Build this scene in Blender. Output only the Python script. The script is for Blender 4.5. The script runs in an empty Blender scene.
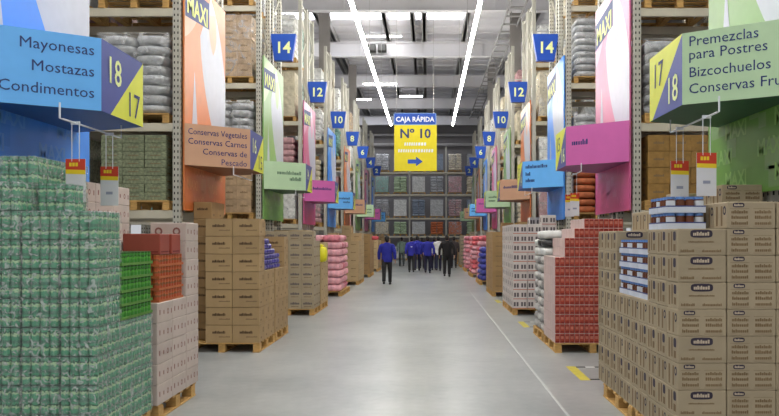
import bpy, math, random
from mathutils import Vector, Matrix

random.seed(7)
SC = bpy.context.scene
COL = SC.collection

# ------------------------------------------------------------------ camera
CX, CZ, F = 0.295, 1.65, 720.0          # camera x, eye height, focal length in pixels (779 x 416 frame)
cd = bpy.data.cameras.new('camera'); cam = bpy.data.objects.new('camera', cd); COL.objects.link(cam)
cd.sensor_width = 36.0; cd.lens = 36.0 * F / 779.0
cd.shift_x = -38.0 / 779.0; cd.shift_y = 30.0 / 779.0
cd.clip_start = 0.05; cd.clip_end = 300
cam.location = (CX, 0, CZ); cam.rotation_euler = (math.pi / 2, 0, 0)
SC.camera = cam

# ------------------------------------------------------------------ world, exposure
w = bpy.data.worlds.new('world'); SC.world = w; w.use_nodes = True
bg = w.node_tree.nodes['Background']
bg.inputs[0].default_value = (0.93, 0.95, 1.0, 1); bg.inputs[1].default_value = 0.42
vs = SC.view_settings
vs.view_transform = 'Standard'; vs.look = 'None'; vs.gamma = 1.0; vs.use_curve_mapping = False
vs.exposure = 0.42
STRIP_POWER = 40.0
SKY_PANEL_POWER = 7.0

# ------------------------------------------------------------------ materials
def lin(c):
    if isinstance(c, str):
        c = tuple(int(c[i:i + 2], 16) / 255 for i in (0, 2, 4))
    return tuple((x / 12.92 if x <= 0.04045 else ((x + 0.055) / 1.055) ** 2.4) for x in c)

MATS = {}
def mat(name, col, rough=0.6, metal=0.0, var=0.12, scale=6.0, rnd=0.0, bump=0.0, bscale=40.0, spec=0.4, emit=0.0, stretch=None):
    """Principled with noise colour variation, per-object variation and noise bump."""
    if name in MATS: return MATS[name]
    m = bpy.data.materials.new(name); m.use_nodes = True
    nt = m.node_tree; N = nt.nodes; L = nt.links
    p = N['Principled BSDF']; c = lin(col)
    p.inputs['Roughness'].default_value = rough; p.inputs['Metallic'].default_value = metal
    p.inputs['Specular IOR Level'].default_value = spec
    tc = N.new('ShaderNodeTexCoord'); mp = N.new('ShaderNodeMapping')
    L.new(tc.outputs['Object'], mp.inputs[0])
    if stretch: mp.inputs['Scale'].default_value = stretch
    nz = N.new('ShaderNodeTexNoise'); nz.inputs['Scale'].default_value = scale; nz.inputs['Detail'].default_value = 4
    L.new(mp.outputs[0], nz.inputs['Vector'])
    mr = N.new('ShaderNodeMapRange'); L.new(nz.outputs[0], mr.inputs[0])
    mr.inputs[1].default_value = 0.3; mr.inputs[2].default_value = 0.7
    mr.inputs[3].default_value = 1 - var; mr.inputs[4].default_value = 1 + var
    val = mr.outputs[0]
    if rnd:
        oi = N.new('ShaderNodeObjectInfo'); r2 = N.new('ShaderNodeMapRange')
        L.new(oi.outputs['Random'], r2.inputs[0]); r2.inputs[3].default_value = 1 - rnd; r2.inputs[4].default_value = 1 + rnd
        mu = N.new('ShaderNodeMath'); mu.operation = 'MULTIPLY'
        L.new(val, mu.inputs[0]); L.new(r2.outputs[0], mu.inputs[1]); val = mu.outputs[0]
    vm = N.new('ShaderNodeVectorMath'); vm.operation = 'SCALE'
    vm.inputs[0].default_value = c; L.new(val, vm.inputs['Scale'])
    L.new(vm.outputs[0], p.inputs['Base Color'])
    if bump:
        n2 = N.new('ShaderNodeTexNoise'); n2.inputs['Scale'].default_value = bscale; n2.inputs['Detail'].default_value = 3
        L.new(mp.outputs[0], n2.inputs['Vector'])
        b = N.new('ShaderNodeBump'); b.inputs['Strength'].default_value = bump; b.inputs['Distance'].default_value = 0.02
        L.new(n2.outputs[0], b.inputs['Height']); L.new(b.outputs[0], p.inputs['Normal'])
    if emit:
        p.inputs['Emission Color'].default_value = (*c, 1); p.inputs['Emission Strength'].default_value = emit
    MATS[name] = m
    return m

def wrap_mat(name, tint=(1, 1, 1), amount=0.28, fscale=11.0, lo=0.45, hi=0.62):
    """thin crinkled stretch film: mostly clear, glossy creases"""
    if name in MATS: return MATS[name]
    m = bpy.data.materials.new(name); m.use_nodes = True
    nt = m.node_tree; N = nt.nodes; L = nt.links
    out = N['Material Output']; p = N['Principled BSDF']
    p.inputs['Base Color'].default_value = (*tint, 1); p.inputs['Roughness'].default_value = 0.22
    tc = N.new('ShaderNodeTexCoord')
    nz = N.new('ShaderNodeTexNoise'); nz.inputs['Scale'].default_value = fscale; nz.inputs['Detail'].default_value = 3; nz.inputs['Distortion'].default_value = 1.6
    oi = N.new('ShaderNodeObjectInfo'); ad = N.new('ShaderNodeVectorMath')
    L.new(tc.outputs['Object'], ad.inputs[0]); L.new(oi.outputs['Location'], ad.inputs[1])
    L.new(ad.outputs[0], nz.inputs['Vector'])
    b = N.new('ShaderNodeBump'); b.inputs['Strength'].default_value = 1.0; b.inputs['Distance'].default_value = 0.03
    L.new(nz.outputs[0], b.inputs['Height']); L.new(b.outputs[0], p.inputs['Normal'])
    cr = N.new('ShaderNodeMapRange'); L.new(nz.outputs[0], cr.inputs[0])
    cr.inputs[1].default_value = lo; cr.inputs[2].default_value = hi; cr.inputs[3].default_value = amount * 0.3; cr.inputs[4].default_value = amount * 1.7
    tr = N.new('ShaderNodeBsdfTransparent'); mx = N.new('ShaderNodeMixShader')
    L.new(cr.outputs[0], mx.inputs[0]); L.new(tr.outputs[0], mx.inputs[1]); L.new(p.outputs[0], mx.inputs[2])
    L.new(mx.outputs[0], out.inputs[0])
    MATS[name] = m
    return m

def emit_mat(name, col, power):
    m = bpy.data.materials.new(name); m.use_nodes = True
    nt = m.node_tree; nt.nodes.remove(nt.nodes['Principled BSDF'])
    e = nt.nodes.new('ShaderNodeEmission'); e.inputs[0].default_value = (*lin(col), 1); e.inputs[1].default_value = power
    nt.links.new(e.outputs[0], nt.nodes['Material Output'].inputs[0])
    return m

def floor_mat():
    m = bpy.data.materials.new('polished_concrete'); m.use_nodes = True
    nt = m.node_tree; N = nt.nodes; L = nt.links; p = N['Principled BSDF']
    tc = N.new('ShaderNodeTexCoord')
    n1 = N.new('ShaderNodeTexNoise'); n1.inputs['Scale'].default_value = 0.55; n1.inputs['Detail'].default_value = 6; n1.inputs['Roughness'].default_value = 0.65
    n2 = N.new('ShaderNodeTexNoise'); n2.inputs['Scale'].default_value = 9; n2.inputs['Detail'].default_value = 4
    L.new(tc.outputs['Object'], n1.inputs['Vector']); L.new(tc.outputs['Object'], n2.inputs['Vector'])
    mx = N.new('ShaderNodeMath'); mx.operation = 'MULTIPLY_ADD'; mx.inputs[1].default_value = 0.25
    L.new(n2.outputs[0], mx.inputs[0]); L.new(n1.outputs[0], mx.inputs[2])
    cr = N.new('ShaderNodeValToRGB'); L.new(mx.outputs[0], cr.inputs[0])
    cr.color_ramp.elements[0].position = 0.35; cr.color_ramp.elements[0].color = (*lin('7c8081'), 1)
    cr.color_ramp.elements[1].position = 0.85; cr.color_ramp.elements[1].color = (*lin('a9aba9'), 1)
    L.new(cr.outputs[0], p.inputs['Base Color'])
    rr = N.new('ShaderNodeMapRange'); L.new(n1.outputs[0], rr.inputs[0]); rr.inputs[3].default_value = 0.285; rr.inputs[4].default_value = 0.34
    L.new(rr.outputs[0], p.inputs['Roughness']); p.inputs['Specular IOR Level'].default_value = 0.45
    b = N.new('ShaderNodeBump'); b.inputs['Strength'].default_value = 0.06; b.inputs['Distance'].default_value = 0.02
    L.new(n2.outputs[0], b.inputs['Height']); L.new(b.outputs[0], p.inputs['Normal'])
    return m

# ------------------------------------------------------------------ mesh builder
class MB:
    def __init__(s): s.v = []; s.f = []; s.m = []
    def poly(s, pts, mi=0):
        n = len(s.v); s.v += [tuple(p) for p in pts]; s.f.append(tuple(range(n, n + len(pts)))); s.m.append(mi)
    def box(s, x0, x1, y0, y1, z0, z1, mi=0):
        if x0 > x1: x0, x1 = x1, x0
        if y0 > y1: y0, y1 = y1, y0
        n = len(s.v)
        s.v += [(x0, y0, z0), (x1, y0, z0), (x1, y1, z0), (x0, y1, z0), (x0, y0, z1), (x1, y0, z1), (x1, y1, z1), (x0, y1, z1)]
        for f in ((3, 2, 1, 0), (4, 5, 6, 7), (0, 1, 5, 4), (1, 2, 6, 5), (2, 3, 7, 6), (3, 0, 4, 7)):
            s.f.append(tuple(n + i for i in f)); s.m.append(mi)
    def cbox(s, x0, x1, y0, y1, z0, z1, b=0.006, mi=0):
        """box with chamfered edges"""
        n = len(s.v); idx = {}
        X, Y, Z = (x0, x1), (y0, y1), (z0, z1)
        for i in (0, 1):
            for j in (0, 1):
                for k in (0, 1):
                    sx, sy, sz = (1 - 2 * i) * b, (1 - 2 * j) * b, (1 - 2 * k) * b
                    for a, p in enumerate(((X[i], Y[j] + sy, Z[k] + sz), (X[i] + sx, Y[j], Z[k] + sz), (X[i] + sx, Y[j] + sy, Z[k]))):
                        idx[(i, j, k, a)] = len(s.v); s.v.append(p)
        def add(*ks): s.f.append(tuple(idx[k] for k in ks)); s.m.append(mi)
        for i in (0, 1):
            q = [(i, 0, 0, 0), (i, 1, 0, 0), (i, 1, 1, 0), (i, 0, 1, 0)]; add(*(q if i else q[::-1]))
            q = [(0, i, 0, 1), (1, i, 0, 1), (1, i, 1, 1), (0, i, 1, 1)]; add(*(q if not i else q[::-1]))
            q = [(0, 0, i, 2), (1, 0, i, 2), (1, 1, i, 2), (0, 1, i, 2)]; add(*(q if i else q[::-1]))
        for i in (0, 1):
            for j in (0, 1):
                q = [(i, j, 0, 0), (i, j, 0, 1), (i, j, 1, 1), (i, j, 1, 0)]; add(*(q if i != j else q[::-1]))
                q = [(i, 0, j, 0), (i, 0, j, 2), (i, 1, j, 2), (i, 1, j, 0)]; add(*(q if i == j else q[::-1]))
                q = [(0, i, j, 1), (0, i, j, 2), (1, i, j, 2), (1, i, j, 1)]; add(*(q if i != j else q[::-1]))
        for i in (0, 1):
            for j in (0, 1):
                for k in (0, 1):
                    q = [(i, j, k, 0), (i, j, k, 1), (i, j, k, 2)]; add(*(q if (i + j + k) % 2 else q[::-1]))
    def tube(s, pts, r, n=6, mi=0, cap=True):
        pts = [Vector(p) for p in pts]; rings = []
        for i, p in enumerate(pts):
            d = (pts[min(i + 1, len(pts) - 1)] - pts[max(i - 1, 0)]).normalized()
            u = d.cross(Vector((0, 0, 1)));
            if u.length < 1e-3: u = d.cross(Vector((0, 1, 0)))
            u.normalize(); v = u.cross(d)
            rr = r[i] if isinstance(r, (list, tuple)) else r
            b = len(s.v)
            for k in range(n):
                a = 2 * math.pi * k / n; s.v.append(tuple(p + (u * math.cos(a) + v * math.sin(a)) * rr))
            rings.append(b)
        for a, b in zip(rings, rings[1:]):
            for k in range(n):
                s.f.append((a + k, a + (k + 1) % n, b + (k + 1) % n, b + k)); s.m.append(mi)
        if cap:
            s.f.append(tuple(rings[0] + k for k in range(n))[::-1]); s.m.append(mi)
            s.f.append(tuple(rings[-1] + k for k in range(n))); s.m.append(mi)
    def cyl(s, x, y, z0, z1, r, n=12, mi=0, mt=None):
        b = len(s.v)
        for z in (z0, z1):
            for k in range(n):
                a = 2 * math.pi * k / n; s.v.append((x + r * math.cos(a), y + r * math.sin(a), z))
        for k in range(n):
            s.f.append((b + k, b + (k + 1) % n, b + n + (k + 1) % n, b + n + k)); s.m.append(mi)
        s.f.append(tuple(b + n + k for k in range(n))); s.m.append(mi if mt is None else mt)
        s.f.append(tuple(b + k for k in range(n))[::-1]); s.m.append(mi if mt is None else mt)
    def loft(s, rings, n=12, mi=0):
        """rings: (center, rx, ry[, rz-axis]) ellipses perpendicular to the path"""
        P = [Vector(r[0]) for r in rings]; bs = []
        for i, r in enumerate(rings):
            d = (P[min(i + 1, len(P) - 1)] - P[max(i - 1, 0)]).normalized()
            u = Vector((1, 0, 0)) - d * d.x
            if u.length < 0.2: u = Vector((0, 1, 0)) - d * d.y
            u.normalize(); v = d.cross(u); b = len(s.v)
            for k in range(n):
                a = 2 * math.pi * k / n; s.v.append(tuple(P[i] + u * math.cos(a) * r[1] + v * math.sin(a) * r[2]))
            bs.append(b)
        for a, b in zip(bs, bs[1:]):
            for k in range(n):
                s.f.append((a + k, a + (k + 1) % n, b + (k + 1) % n, b + k)); s.m.append(mi)
        s.f.append(tuple(bs[0] + k for k in range(n))[::-1]); s.m.append(mi)
        s.f.append(tuple(bs[-1] + k for k in range(n))); s.m.append(mi)
    def ell(s, c, rx, ry, rz, n=14, m=9, mi=0):
        s.loft([((c[0], c[1], c[2] - rz * math.cos(math.pi * (i + .35) / (m - .3))), rx * math.sin(math.pi * (i + .35) / (m - .3)), ry * math.sin(math.pi * (i + .35) / (m - .3))) for i in range(m)], n, mi)
    def mesh(s, name, mats, smooth=False, off=(0, 0, 0)):
        me = bpy.data.meshes.new(name)
        ox, oy, oz = off
        me.from_pydata([(a - ox, b - oy, c - oz) for a, b, c in s.v], [], s.f)
        for m in (mats if isinstance(mats, (list, tuple)) else [mats]): me.materials.append(m)
        me.polygons.foreach_set('material_index', s.m)
        if smooth: me.polygons.foreach_set('use_smooth', [True] * len(s.f))
        me.update()
        return me

def link(name, data, parent=None, loc=(0, 0, 0), rz=0.0, label=None, cat=None, group=None, kind=None):
    o = bpy.data.objects.new(name, data); COL.objects.link(o)
    o.location = loc
    if rz: o.rotation_euler = (0, 0, rz)
    if parent is not None: o.parent = parent
    if label: o['label'] = label
    if cat: o['category'] = cat
    if group: o['group'] = group
    if kind: o['kind'] = kind
    return o
def thing(name, label, cat, loc=(0, 0, 0), rz=0.0, group=None):
    return link(name, None, None, loc, rz, label, cat, group)
def part(name, mb, mats, parent, smooth=False, label=None, kind=None, under=None):
    """mb in world coordinates, parent an unrotated empty; under = a part of that thing (at local zero)"""
    return link(name, mb.mesh(name, mats, smooth, tuple(parent.location)), under or parent, label=label, kind=kind)
def struct(name, mb, mats, smooth=False):
    return link(name, mb.mesh(name, mats, smooth), kind='structure')

FONT_CACHE = {}
def text_polys(txt, size, align='LEFT', bold=0.0):
    key = (txt, size, align, bold)
    if key not in FONT_CACHE:
        cu = bpy.data.curves.new('t', 'FONT'); cu.body = txt; cu.size = size; cu.align_x = align; cu.resolution_u = 2; cu.offset = bold
        o = bpy.data.objects.new('t', cu); me = bpy.data.meshes.new_from_object(o)
        FONT_CACHE[key] = ([(v.co.x, v.co.y) for v in me.vertices], [tuple(p.vertices) for p in me.polygons])
        bpy.data.objects.remove(o); bpy.data.curves.remove(cu); bpy.data.meshes.remove(me)
    return FONT_CACHE[key]
def add_text(mb, txt, size, org, right, up, align='LEFT', mi=0, bold=0.0, sx=1.0):
    vs_, fs = text_polys(txt, size, align, bold)
    o, r, u = Vector(org), Vector(right), Vector(up); n = len(mb.v)
    mb.v += [tuple(o + r * (a * sx) + u * b) for a, b in vs_]
    for f in fs: mb.f.append(tuple(n + i for i in f)); mb.m.append(mi)

def side(s): return 'left' if s < 0 else 'right'

# ------------------------------------------------------------------ shared materials
M_floor = floor_mat()
M_steel = mat('rack_steel', 'b9b6aa', 0.5, 0.2, 0.06, 3)
M_beam = mat('rack_beam', 'c9c2ae', 0.5, 0.1, 0.06, 3)
M_dark = mat('dark_slot', '2c2b29', 0.8, 0, 0.05)
M_roof = mat('roof_deck', 'dcdade', 0.7, 0.0, 0.06, 0.4)
M_truss = mat('roof_beam', 'd6d4d6', 0.6, 0.0, 0.05, 1)
M_purlin = mat('purlin', '969492', 0.6, 0.0, 0.05, 1)
M_column = mat('column_paint', '8b8682', 0.6, 0.0, 0.08, 2)
M_wall = mat('back_wall', '7d7a7a', 0.8, 0, 0.08, 0.6)
M_pipe = mat('pipe_grey', 'b8b6b4', 0.45, 0.2, 0.05)
M_wood = mat('pallet_wood', 'c29a5c', 0.75, 0, 0.22, 8, 0.12, stretch=(1, 6, 6))
M_white = mat('white_paint', 'e8e8e4', 0.5, 0, 0.03)
M_line = mat('floor_line_white', 'b9bbb8', 0.5, 0, 0.1, 12)
M_yline = mat('floor_line_yellow', 'bcae3c', 0.5, 0, 0.12, 12)
M_navy = mat('print_navy', '26356f', 0.5, 0, 0.04)
M_blue = mat('sign_blue', '1f4fb4', 0.4, 0, 0.04)
M_sidblue = mat('sign_side_blue', '3a4794', 0.4, 0, 0.04)
M_yel = mat('sign_yellow', 'd9dd3f', 0.4, 0, 0.04)
M_numtxt = mat('number_white', 'e6efa8', 0.5, 0, 0.03)
M_wire = mat('white_wire', 'd5d7dc', 0.4, 0.1, 0.03)
WRAP = wrap_mat('stretch_film', (0.9, 0.94, 0.92), 0.24, 21.0, 0.47, 0.66)
WRAPG = wrap_mat('stretch_film_heavy', (0.9, 0.9, 0.9), 0.17, 4.0)
M_tube = emit_mat('strip_light_glow', 'fffdf4', STRIP_POWER)
M_tlamp = emit_mat('tube_lamp_glow', 'fdfdff', 45.0)
M_sky = emit_mat('roof_light_glow', 'f3f6ff', SKY_PANEL_POWER)

# ================================================================== STRUCTURE
mb = MB(); mb.box(-16, 16, -8, 60, -0.2, 0.0); struct('floor', mb, M_floor)
RZ = 11.4
mb = MB()
for i in range(64):                                   # trapezoid deck ribs running across the hall
    y = -8 + i * 1.06
    for a, b, za, zb in ((0, .5, 0, 0), (.5, .58, 0, .07), (.58, .98, .07, .07), (.98, 1.06, .07, 0)):
        mb.poly([(-16, y + a, RZ + za), (-16, y + b, RZ + zb), (16, y + b, RZ + zb), (16, y + a, RZ + za)])
mb.box(-16, 16, -8, 60, RZ + .08, RZ + .2)
ceiling = struct('ceiling', mb, M_roof)
mb = MB(); mb.box(-16, 16, 57, 57.3, 0, RZ); struct('wall_back', mb, M_wall)

# roof beams across the hall
BEAM_Y = [13.7, 20.6, 27.5, 34.4, 41.3, 48.2, 55.1]
for y in BEAM_Y:
    mb = MB()
    mb.box(-16, 16, y - .16, y + .16, 10.30, 10.34); mb.box(-16, 16, y - .16, y + .16, 10.94, 10.98)
    mb.box(-16, 16, y - .03, y + .03, 10.34, 10.94)
    for k in range(-5, 6): mb.box(k * 2.9 - .02, k * 2.9 + .02, y - .15, y + .15, 10.34, 10.94)
    o = link('roof_beam', mb.mesh('roof_beam', M_truss), ceiling)
# purlins along the hall
for x in (-8.6, -7.9, -4.4, -4.1, -1.55, -.35, .15, 2.0, 4.6, 4.9, 7.6, 9.2):
    mb = MB(); mb.box(x - .06, x + .06, -8, 57, 10.98, RZ); mb.box(x - .1, x + .1, -8, 57, 10.98, 11.0)
    link('purlin', mb.mesh('purlin', M_purlin), ceiling)
# translucent roof panels between purlins; hidden last row added to light the end rack
k = 0
for yy in (9.0, 30.2, 51.2):
    for x0, x1 in ((-7.7, -4.6), (-3.95, -1.7), (-1.4, -.5), (-.2, .0), (.3, 1.85)):
        mb = MB(); mb.box(x0, x1, yy, yy + 1.7, RZ - .05, RZ - .01)
        link('roof_light_panel', mb.mesh('roof_light_panel', M_sky), ceiling)
# structural columns at the rack ends
for y in (27.5, 38.1):
    for s in (-1, 1):
        mb = MB(); x = s * 3.75
        mb.box(x - .2, x + .2, y + .62, y + .66, 0, 10.98); mb.box(x - .2, x + .2, y + .94, y + .98, 0, 10.98); mb.box(x - .03, x + .03, y + .66, y + .94, 0, 10.98)
        mb.box(x - .3, x + .3, y + .55, y + 1.05, 0, .03)
        struct('column_' + side(s) + '_%d' % (1 if y < 30 else 2), mb, M_column)

# painted floor markings
mb = MB(); mb.box(1.59, 1.615, -6, 23, 0, .002); struct('trim_1', mb, M_line)
for i, y0 in enumerate((8.35, 13.3, 18.3)):
    mb = MB(); mb.box(2.07, 2.19, y0, y0 + .9, 0, .002, 0)
    for yy in (y0 + .02, y0 + .82):
        for q in range(6): mb.box(2.19 + q * .12, 2.19 + q * .12 + .12, yy, yy + .06, 0, .002, 1 if q % 2 else 2)
    struct('trim_%d' % (i + 2), mb, [M_yline, M_white, M_dark])

# ================================================================== LIGHTS
for s in (-1, 1):
    x = s * 1.6; y0, y1 = -7.5, 37.3
    t = thing('strip_light', 'long continuous fluorescent strip hung on the %s of the main aisle' % side(s), 'light', (x, y0, 7.5), group='ceiling strips')
    mb = MB(); mb.box(x - .02, x + .02, y0, y1, 7.55, 7.60); part('housing', mb, M_white, t)
    L_ = (y1 - y0) / 15
    tm = MB(); tm.cbox(-.048, .048, 0, L_ - .02, -.04, .05, .025); tme = tm.mesh('tube', M_tube)
    for i in range(15): link('tube', tme, t, (0, i * L_, 0))
    for i in range(8):
        mb = MB(); yy = y0 + 1 + i * 6; mb.tube([(x, yy, 7.60), (x, yy, RZ)], .008, 5); part('hanger', mb, M_pipe, t)

# thin conduits and cable tray under the roof, two loudspeakers on a beam
def pipe(name, pts, r, m, label, cat, n=6):
    t = thing(name, label, cat, (0, pts[0][1], pts[0][2])); mb = MB(); mb.tube(pts, r, n); part('tube', mb, m, t)
    for k in range(7):
        x = -8.4 + k * 2.8; q = MB(); q.box(x - .04, x + .04, pts[0][1], 56.995, pts[0][2] - .03, pts[0][2] + .03); part('wall_bracket', q, M_purlin, t)
pipe('pipe', [(-9, 56.6, 9.75), (9, 56.6, 9.75)], .1, M_pipe, 'upper grey pipe crossing the back wall behind the yellow sign', 'pipe', 8)
pipe('pipe', [(-9, 56.6, 9.0), (9, 56.6, 9.0)], .1, M_pipe, 'lower grey pipe crossing the back wall behind the yellow sign', 'pipe', 8)
for (x0, x1, y, z, lab) in ((-2.6, -.9, 33.6, 11.05, 'short tube lamp below the roof right of the left light strip'), (-3.3, -1.4, 40.0, 10.2, 'tube lamp under the roof beam near the left number 10 sign'),
                      (-1.5, .0, 46.0, 10.7, 'tube lamp under the roof directly above the yellow banner'), (-4.6, -3.2, 45, 10.3, 'tube lamp under the roof above the left number 8 sign'), (6.0, 7.6, 40, 10.2, 'tube lamp under the roof near the right number 12 sign')):
    t = thing('tube_lamp', lab, 'light', (x0, y, z), group='small roof lamps')
    m2 = MB(); m2.box(x0, x1, y - .06, y + .06, z + .03, z + .09); part('housing', m2, M_white, t)
    m2 = MB(); m2.tube([(x0 + .03, y, z), (x1 - .03, y, z)], .03, 8); part('tube', m2, M_tlamp, t)
    m2 = MB(); m2.tube([(x0 + .2, y, z + .09), (x0 + .2, y, RZ)], .008, 4); m2.tube([(x1 - .2, y, z + .09), (x1 - .2, y, RZ)], .008, 4); part('hanger', m2, M_pipe, t)
for x in (-2.35, -1.85):
    t = thing('loudspeaker', 'black box loudspeaker on the roof beam, %s of the pair' % ('left' if x < -2 else 'right'), 'speaker', (x, 34.1, 10.35), group='beam speakers')
    m2 = MB(); m2.cbox(x - .2, x + .2, 33.95, 34.23, 10.45, 10.8, .02); part('cabinet', m2, M_dark, t)
    m2 = MB(); m2.box(x - .15, x + .15, 33.93, 33.949, 10.5, 10.75); part('grille', m2, mat('grille', '4a4948', .7), t)
    m2 = MB(); m2.box(x - .03, x + .03, 34.2, 34.34, 10.6, 10.65); part('bracket', m2, M_purlin, t)
t = thing('cable_tray', 'ladder cable tray running under the roof right of the right light strip', 'tray', (3.4, 10, 9.9))
m2 = MB(); m2.box(3.2, 3.24, 10, 50, 9.9, 10.0); part('rail', m2, M_purlin, t)
m2 = MB(); m2.box(3.76, 3.8, 10, 50, 9.9, 10.0); part('rail', m2, M_purlin, t)
rg = MB(); rg.box(-.16, .36, -.08, .08, .03, .06); rgm = rg.mesh('rung', M_purlin)
for i in range(39): link('rung', rgm, t, (0, .6 + i * 1.02, 0))
m2 = MB()
for i in range(6): m2.tube([(3.5, 13.7 + 6.9 * i, 9.95), (3.5, 13.7 + 6.9 * i, 10.3)], .02, 5)
part('hanger', m2, M_purlin, t)

# ================================================================== PALLETS
PW, PD, PH = 1.10, 1.06, 0.14
bm1 = MB(); bm1.cbox(-PW / 2, PW / 2, -.05, .05, 0, .02, .003); BOARD = bm1.mesh('board', M_wood)
bm1 = MB(); bm1.cbox(-.05, .05, -PD / 2, PD / 2, 0, .02, .003); RUNNER = bm1.mesh('runner', M_wood)
bm1 = MB(); bm1.cbox(-.05, .05, -.06, .06, 0, .10, .004); BLOCK = bm1.mesh('block', M_wood)
j = MB()
for i in range(6): j.box(-PW / 2, PW / 2, -PD / 2 + i * (PD - .1) / 5, -PD / 2 + i * (PD - .1) / 5 + .1, .12, .14)
for x in (-.5, 0, .5):
    j.box(x - .05, x + .05, -PD / 2, PD / 2, 0, .02)
    for y in (-.45, 0, .45): j.box(x - .05, x + .05, y - .06, y + .06, .02, .12)
PALLET = j.mesh('pallet', M_wood)
def floor_pallet(x, y, label, detail=True):
    if not detail: return link('pallet', PALLET, None, (x, y, 0), 0, label, 'pallet', 'wooden pallets on the floor')
    t = thing('pallet', label, 'pallet', (x, y, 0), group='wooden pallets on the floor')
    for i in range(6): link('board', BOARD, t, (0, -PD / 2 + .05 + i * (PD - .1) / 5, .12))
    for xx in (-.5, 0, .5):
        link('runner', RUNNER, t, (xx, 0, 0))
        for yy in (-.45, 0, .45): link('block', BLOCK, t, (xx, yy, .02))
    return t

# ================================================================== CARTONS, PACKS, SACKS
def face_print(mb, axis, sgn, w_, d, h, prints):
    """prints: (kind, u0, v0, u1, v1, mat) in fractions of the face"""
    e = .0012
    def P(u, v):
        if axis == 'y': return ((u - .5) * w_ * (1 if sgn < 0 else -1), sgn * (d / 2 + e), v * h)
        return (sgn * (w_ / 2 + e), (u - .5) * d * (1 if sgn > 0 else -1), v * h)
    rnd = random.Random(3)
    for kind, u0, v0, u1, v1, mi in prints:
        if kind == 'rect': mb.poly([P(u0, v0), P(u1, v0), P(u1, v1), P(u0, v1)], mi)
        elif kind == 'pill':
            c = (u0 + u1) / 2; pts = []
            for a in range(16):
                an = 2 * math.pi * a / 16; ca, sa = math.cos(an), math.sin(an)
                pts.append(P(c + (u1 - u0) / 2 * math.copysign(abs(ca) ** .45, ca), (v0 + v1) / 2 + (v1 - v0) / 2 * math.copysign(abs(sa) ** .6, sa)))
            mb.poly(pts, mi)
        elif kind == 'letters':                        # a line of letter-like strokes
            e0 = e; e = e0 + .0008; u = u0
            while u < u1 - .01:
                lw = (v1 - v0) * h / (w_ if axis == 'y' else d) * rnd.uniform(.35, .75)
                hi = v1 if rnd.random() < .35 else v0 + (v1 - v0) * .75
                mb.poly([P(u, v0), P(min(u + lw * .8, u1), v0), P(min(u + lw * .8, u1), hi), P(u, hi)], mi)
                u += lw
            e = e0
        elif kind == 'ring':
            n = 12; cx_, cy_ = (u0 + u1) / 2, (v0 + v1) / 2
            for a in range(n):
                q = []
                for an, rr in ((a, 1), (a + 1, 1), (a + 1, .55), (a, .55)):
                    an = 2 * math.pi * an / n; q.append(P(cx_ + (u1 - u0) / 2 * rr * math.cos(an), cy_ + (v1 - v0) / 2 * rr * math.sin(an)))
                mb.poly(q, mi)

def carton(name, w_, d, h, mats, front, sidep, tape=None, bev=.006):
    mb = MB(); mb.cbox(-w_ / 2, w_ / 2, -d / 2, d / 2, 0, h, bev)
    for sg in (-1, 1):
        face_print(mb, 'y', sg, w_, d, h, front); face_print(mb, 'x', sg, w_, d, h, sidep)
    if tape is not None:
        mb.poly([(-w_ / 2 + .01, -.025, h + .001), (w_ / 2 - .01, -.025, h + .001), (w_ / 2 - .01, .025, h + .001), (-w_ / 2 + .01, .025, h + .001)], tape)
    return mb.mesh(name, mats)

M_card = mat('cardboard_tan', 'a58a63', .8, 0, .06, 5, .07)
M_card2 = mat('cardboard_brown', '9c7d54', .8, 0, .06, 5, .07)
M_cardg = mat('cardboard_greyish', 'a3947a', .8, 0, .06, 5, .06)
M_cardl = mat('cardboard_light', 'b39a73', .8, 0, .06, 5, .07)
M_tape = mat('tape', 'c3b188', .35, 0, .05)
M_ink = mat('print_brown_ink', '4f3a28', .8, 0, .1)
M_ink2 = mat('print_soft_ink', '7d674a', .8, 0, .1)
M_inkn = mat('print_dark_logo', '38303f', .7, 0, .08)
M_inkl = mat('print_pale', 'bfae97', .7, 0, .05)
M_pink = mat('carton_pale_pink', 'c1b2a9', .6, 0, .06, 6, .06)
M_pinkink = mat('print_maroon', '84564e', .7, 0, .1)
M_whitebox = mat('carton_white', 'c8bfba', .6, 0, .05, 6, .05)
M_greyink = mat('print_grey', '5f5658', .7, 0, .1)
M_red = mat('carton_red', 'a43c2b', .55, 0, .12, 14, .1)
M_redd = mat('print_dark_red', '6e1f1c', .6, 0, .1)
M_redw = mat('print_pinkish', 'b8705e', .6, 0, .1)

# --- left brown carton
C_BROWN = carton('brown_carton', .386, .34, .254, [M_card, M_ink, M_ink2, M_tape],
    [('letters', .26, .52, .74, .68, 1), ('letters', .5, .3, .92, .38, 2), ('rect', .0, .985, 1, 1, 2)],
    [('rect', .2, .2, .42, .3, 2), ('ring', .58, .5, .8, .8, 2)], 3)
C_BROWNN = carton('brown_carton', .27, .34, .254, [M_card2, M_ink, M_ink2, M_tape], [('letters', .2, .52, .8, .66, 1)], [('rect', .2, .2, .42, .3, 2)], 3)
# --- grey-beige carton (third display)
C_GREY = carton('grey_beige_carton', .265, .30, .206, [M_cardg, M_greyink, M_ink2, M_tape],
    [('letters', .15, .45, .85, .7, 1), ('letters', .2, .2, .8, .3, 2)], [('rect', .2, .3, .8, .45, 2)], 3)
C_TAN = carton('tan_carton', .36, .36, .28, [M_cardl, M_ink2, M_ink2, M_tape], [('letters', .25, .5, .75, .62, 1)], [('rect', .3, .3, .6, .4, 1)], 3)
C_DKTAN = carton('brown_carton', .36, .36, .28, [M_card2, M_ink2, M_ink2, M_tape], [('letters', .25, .5, .75, .62, 1)], [('rect', .3, .3, .6, .4, 1)], 3)
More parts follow.
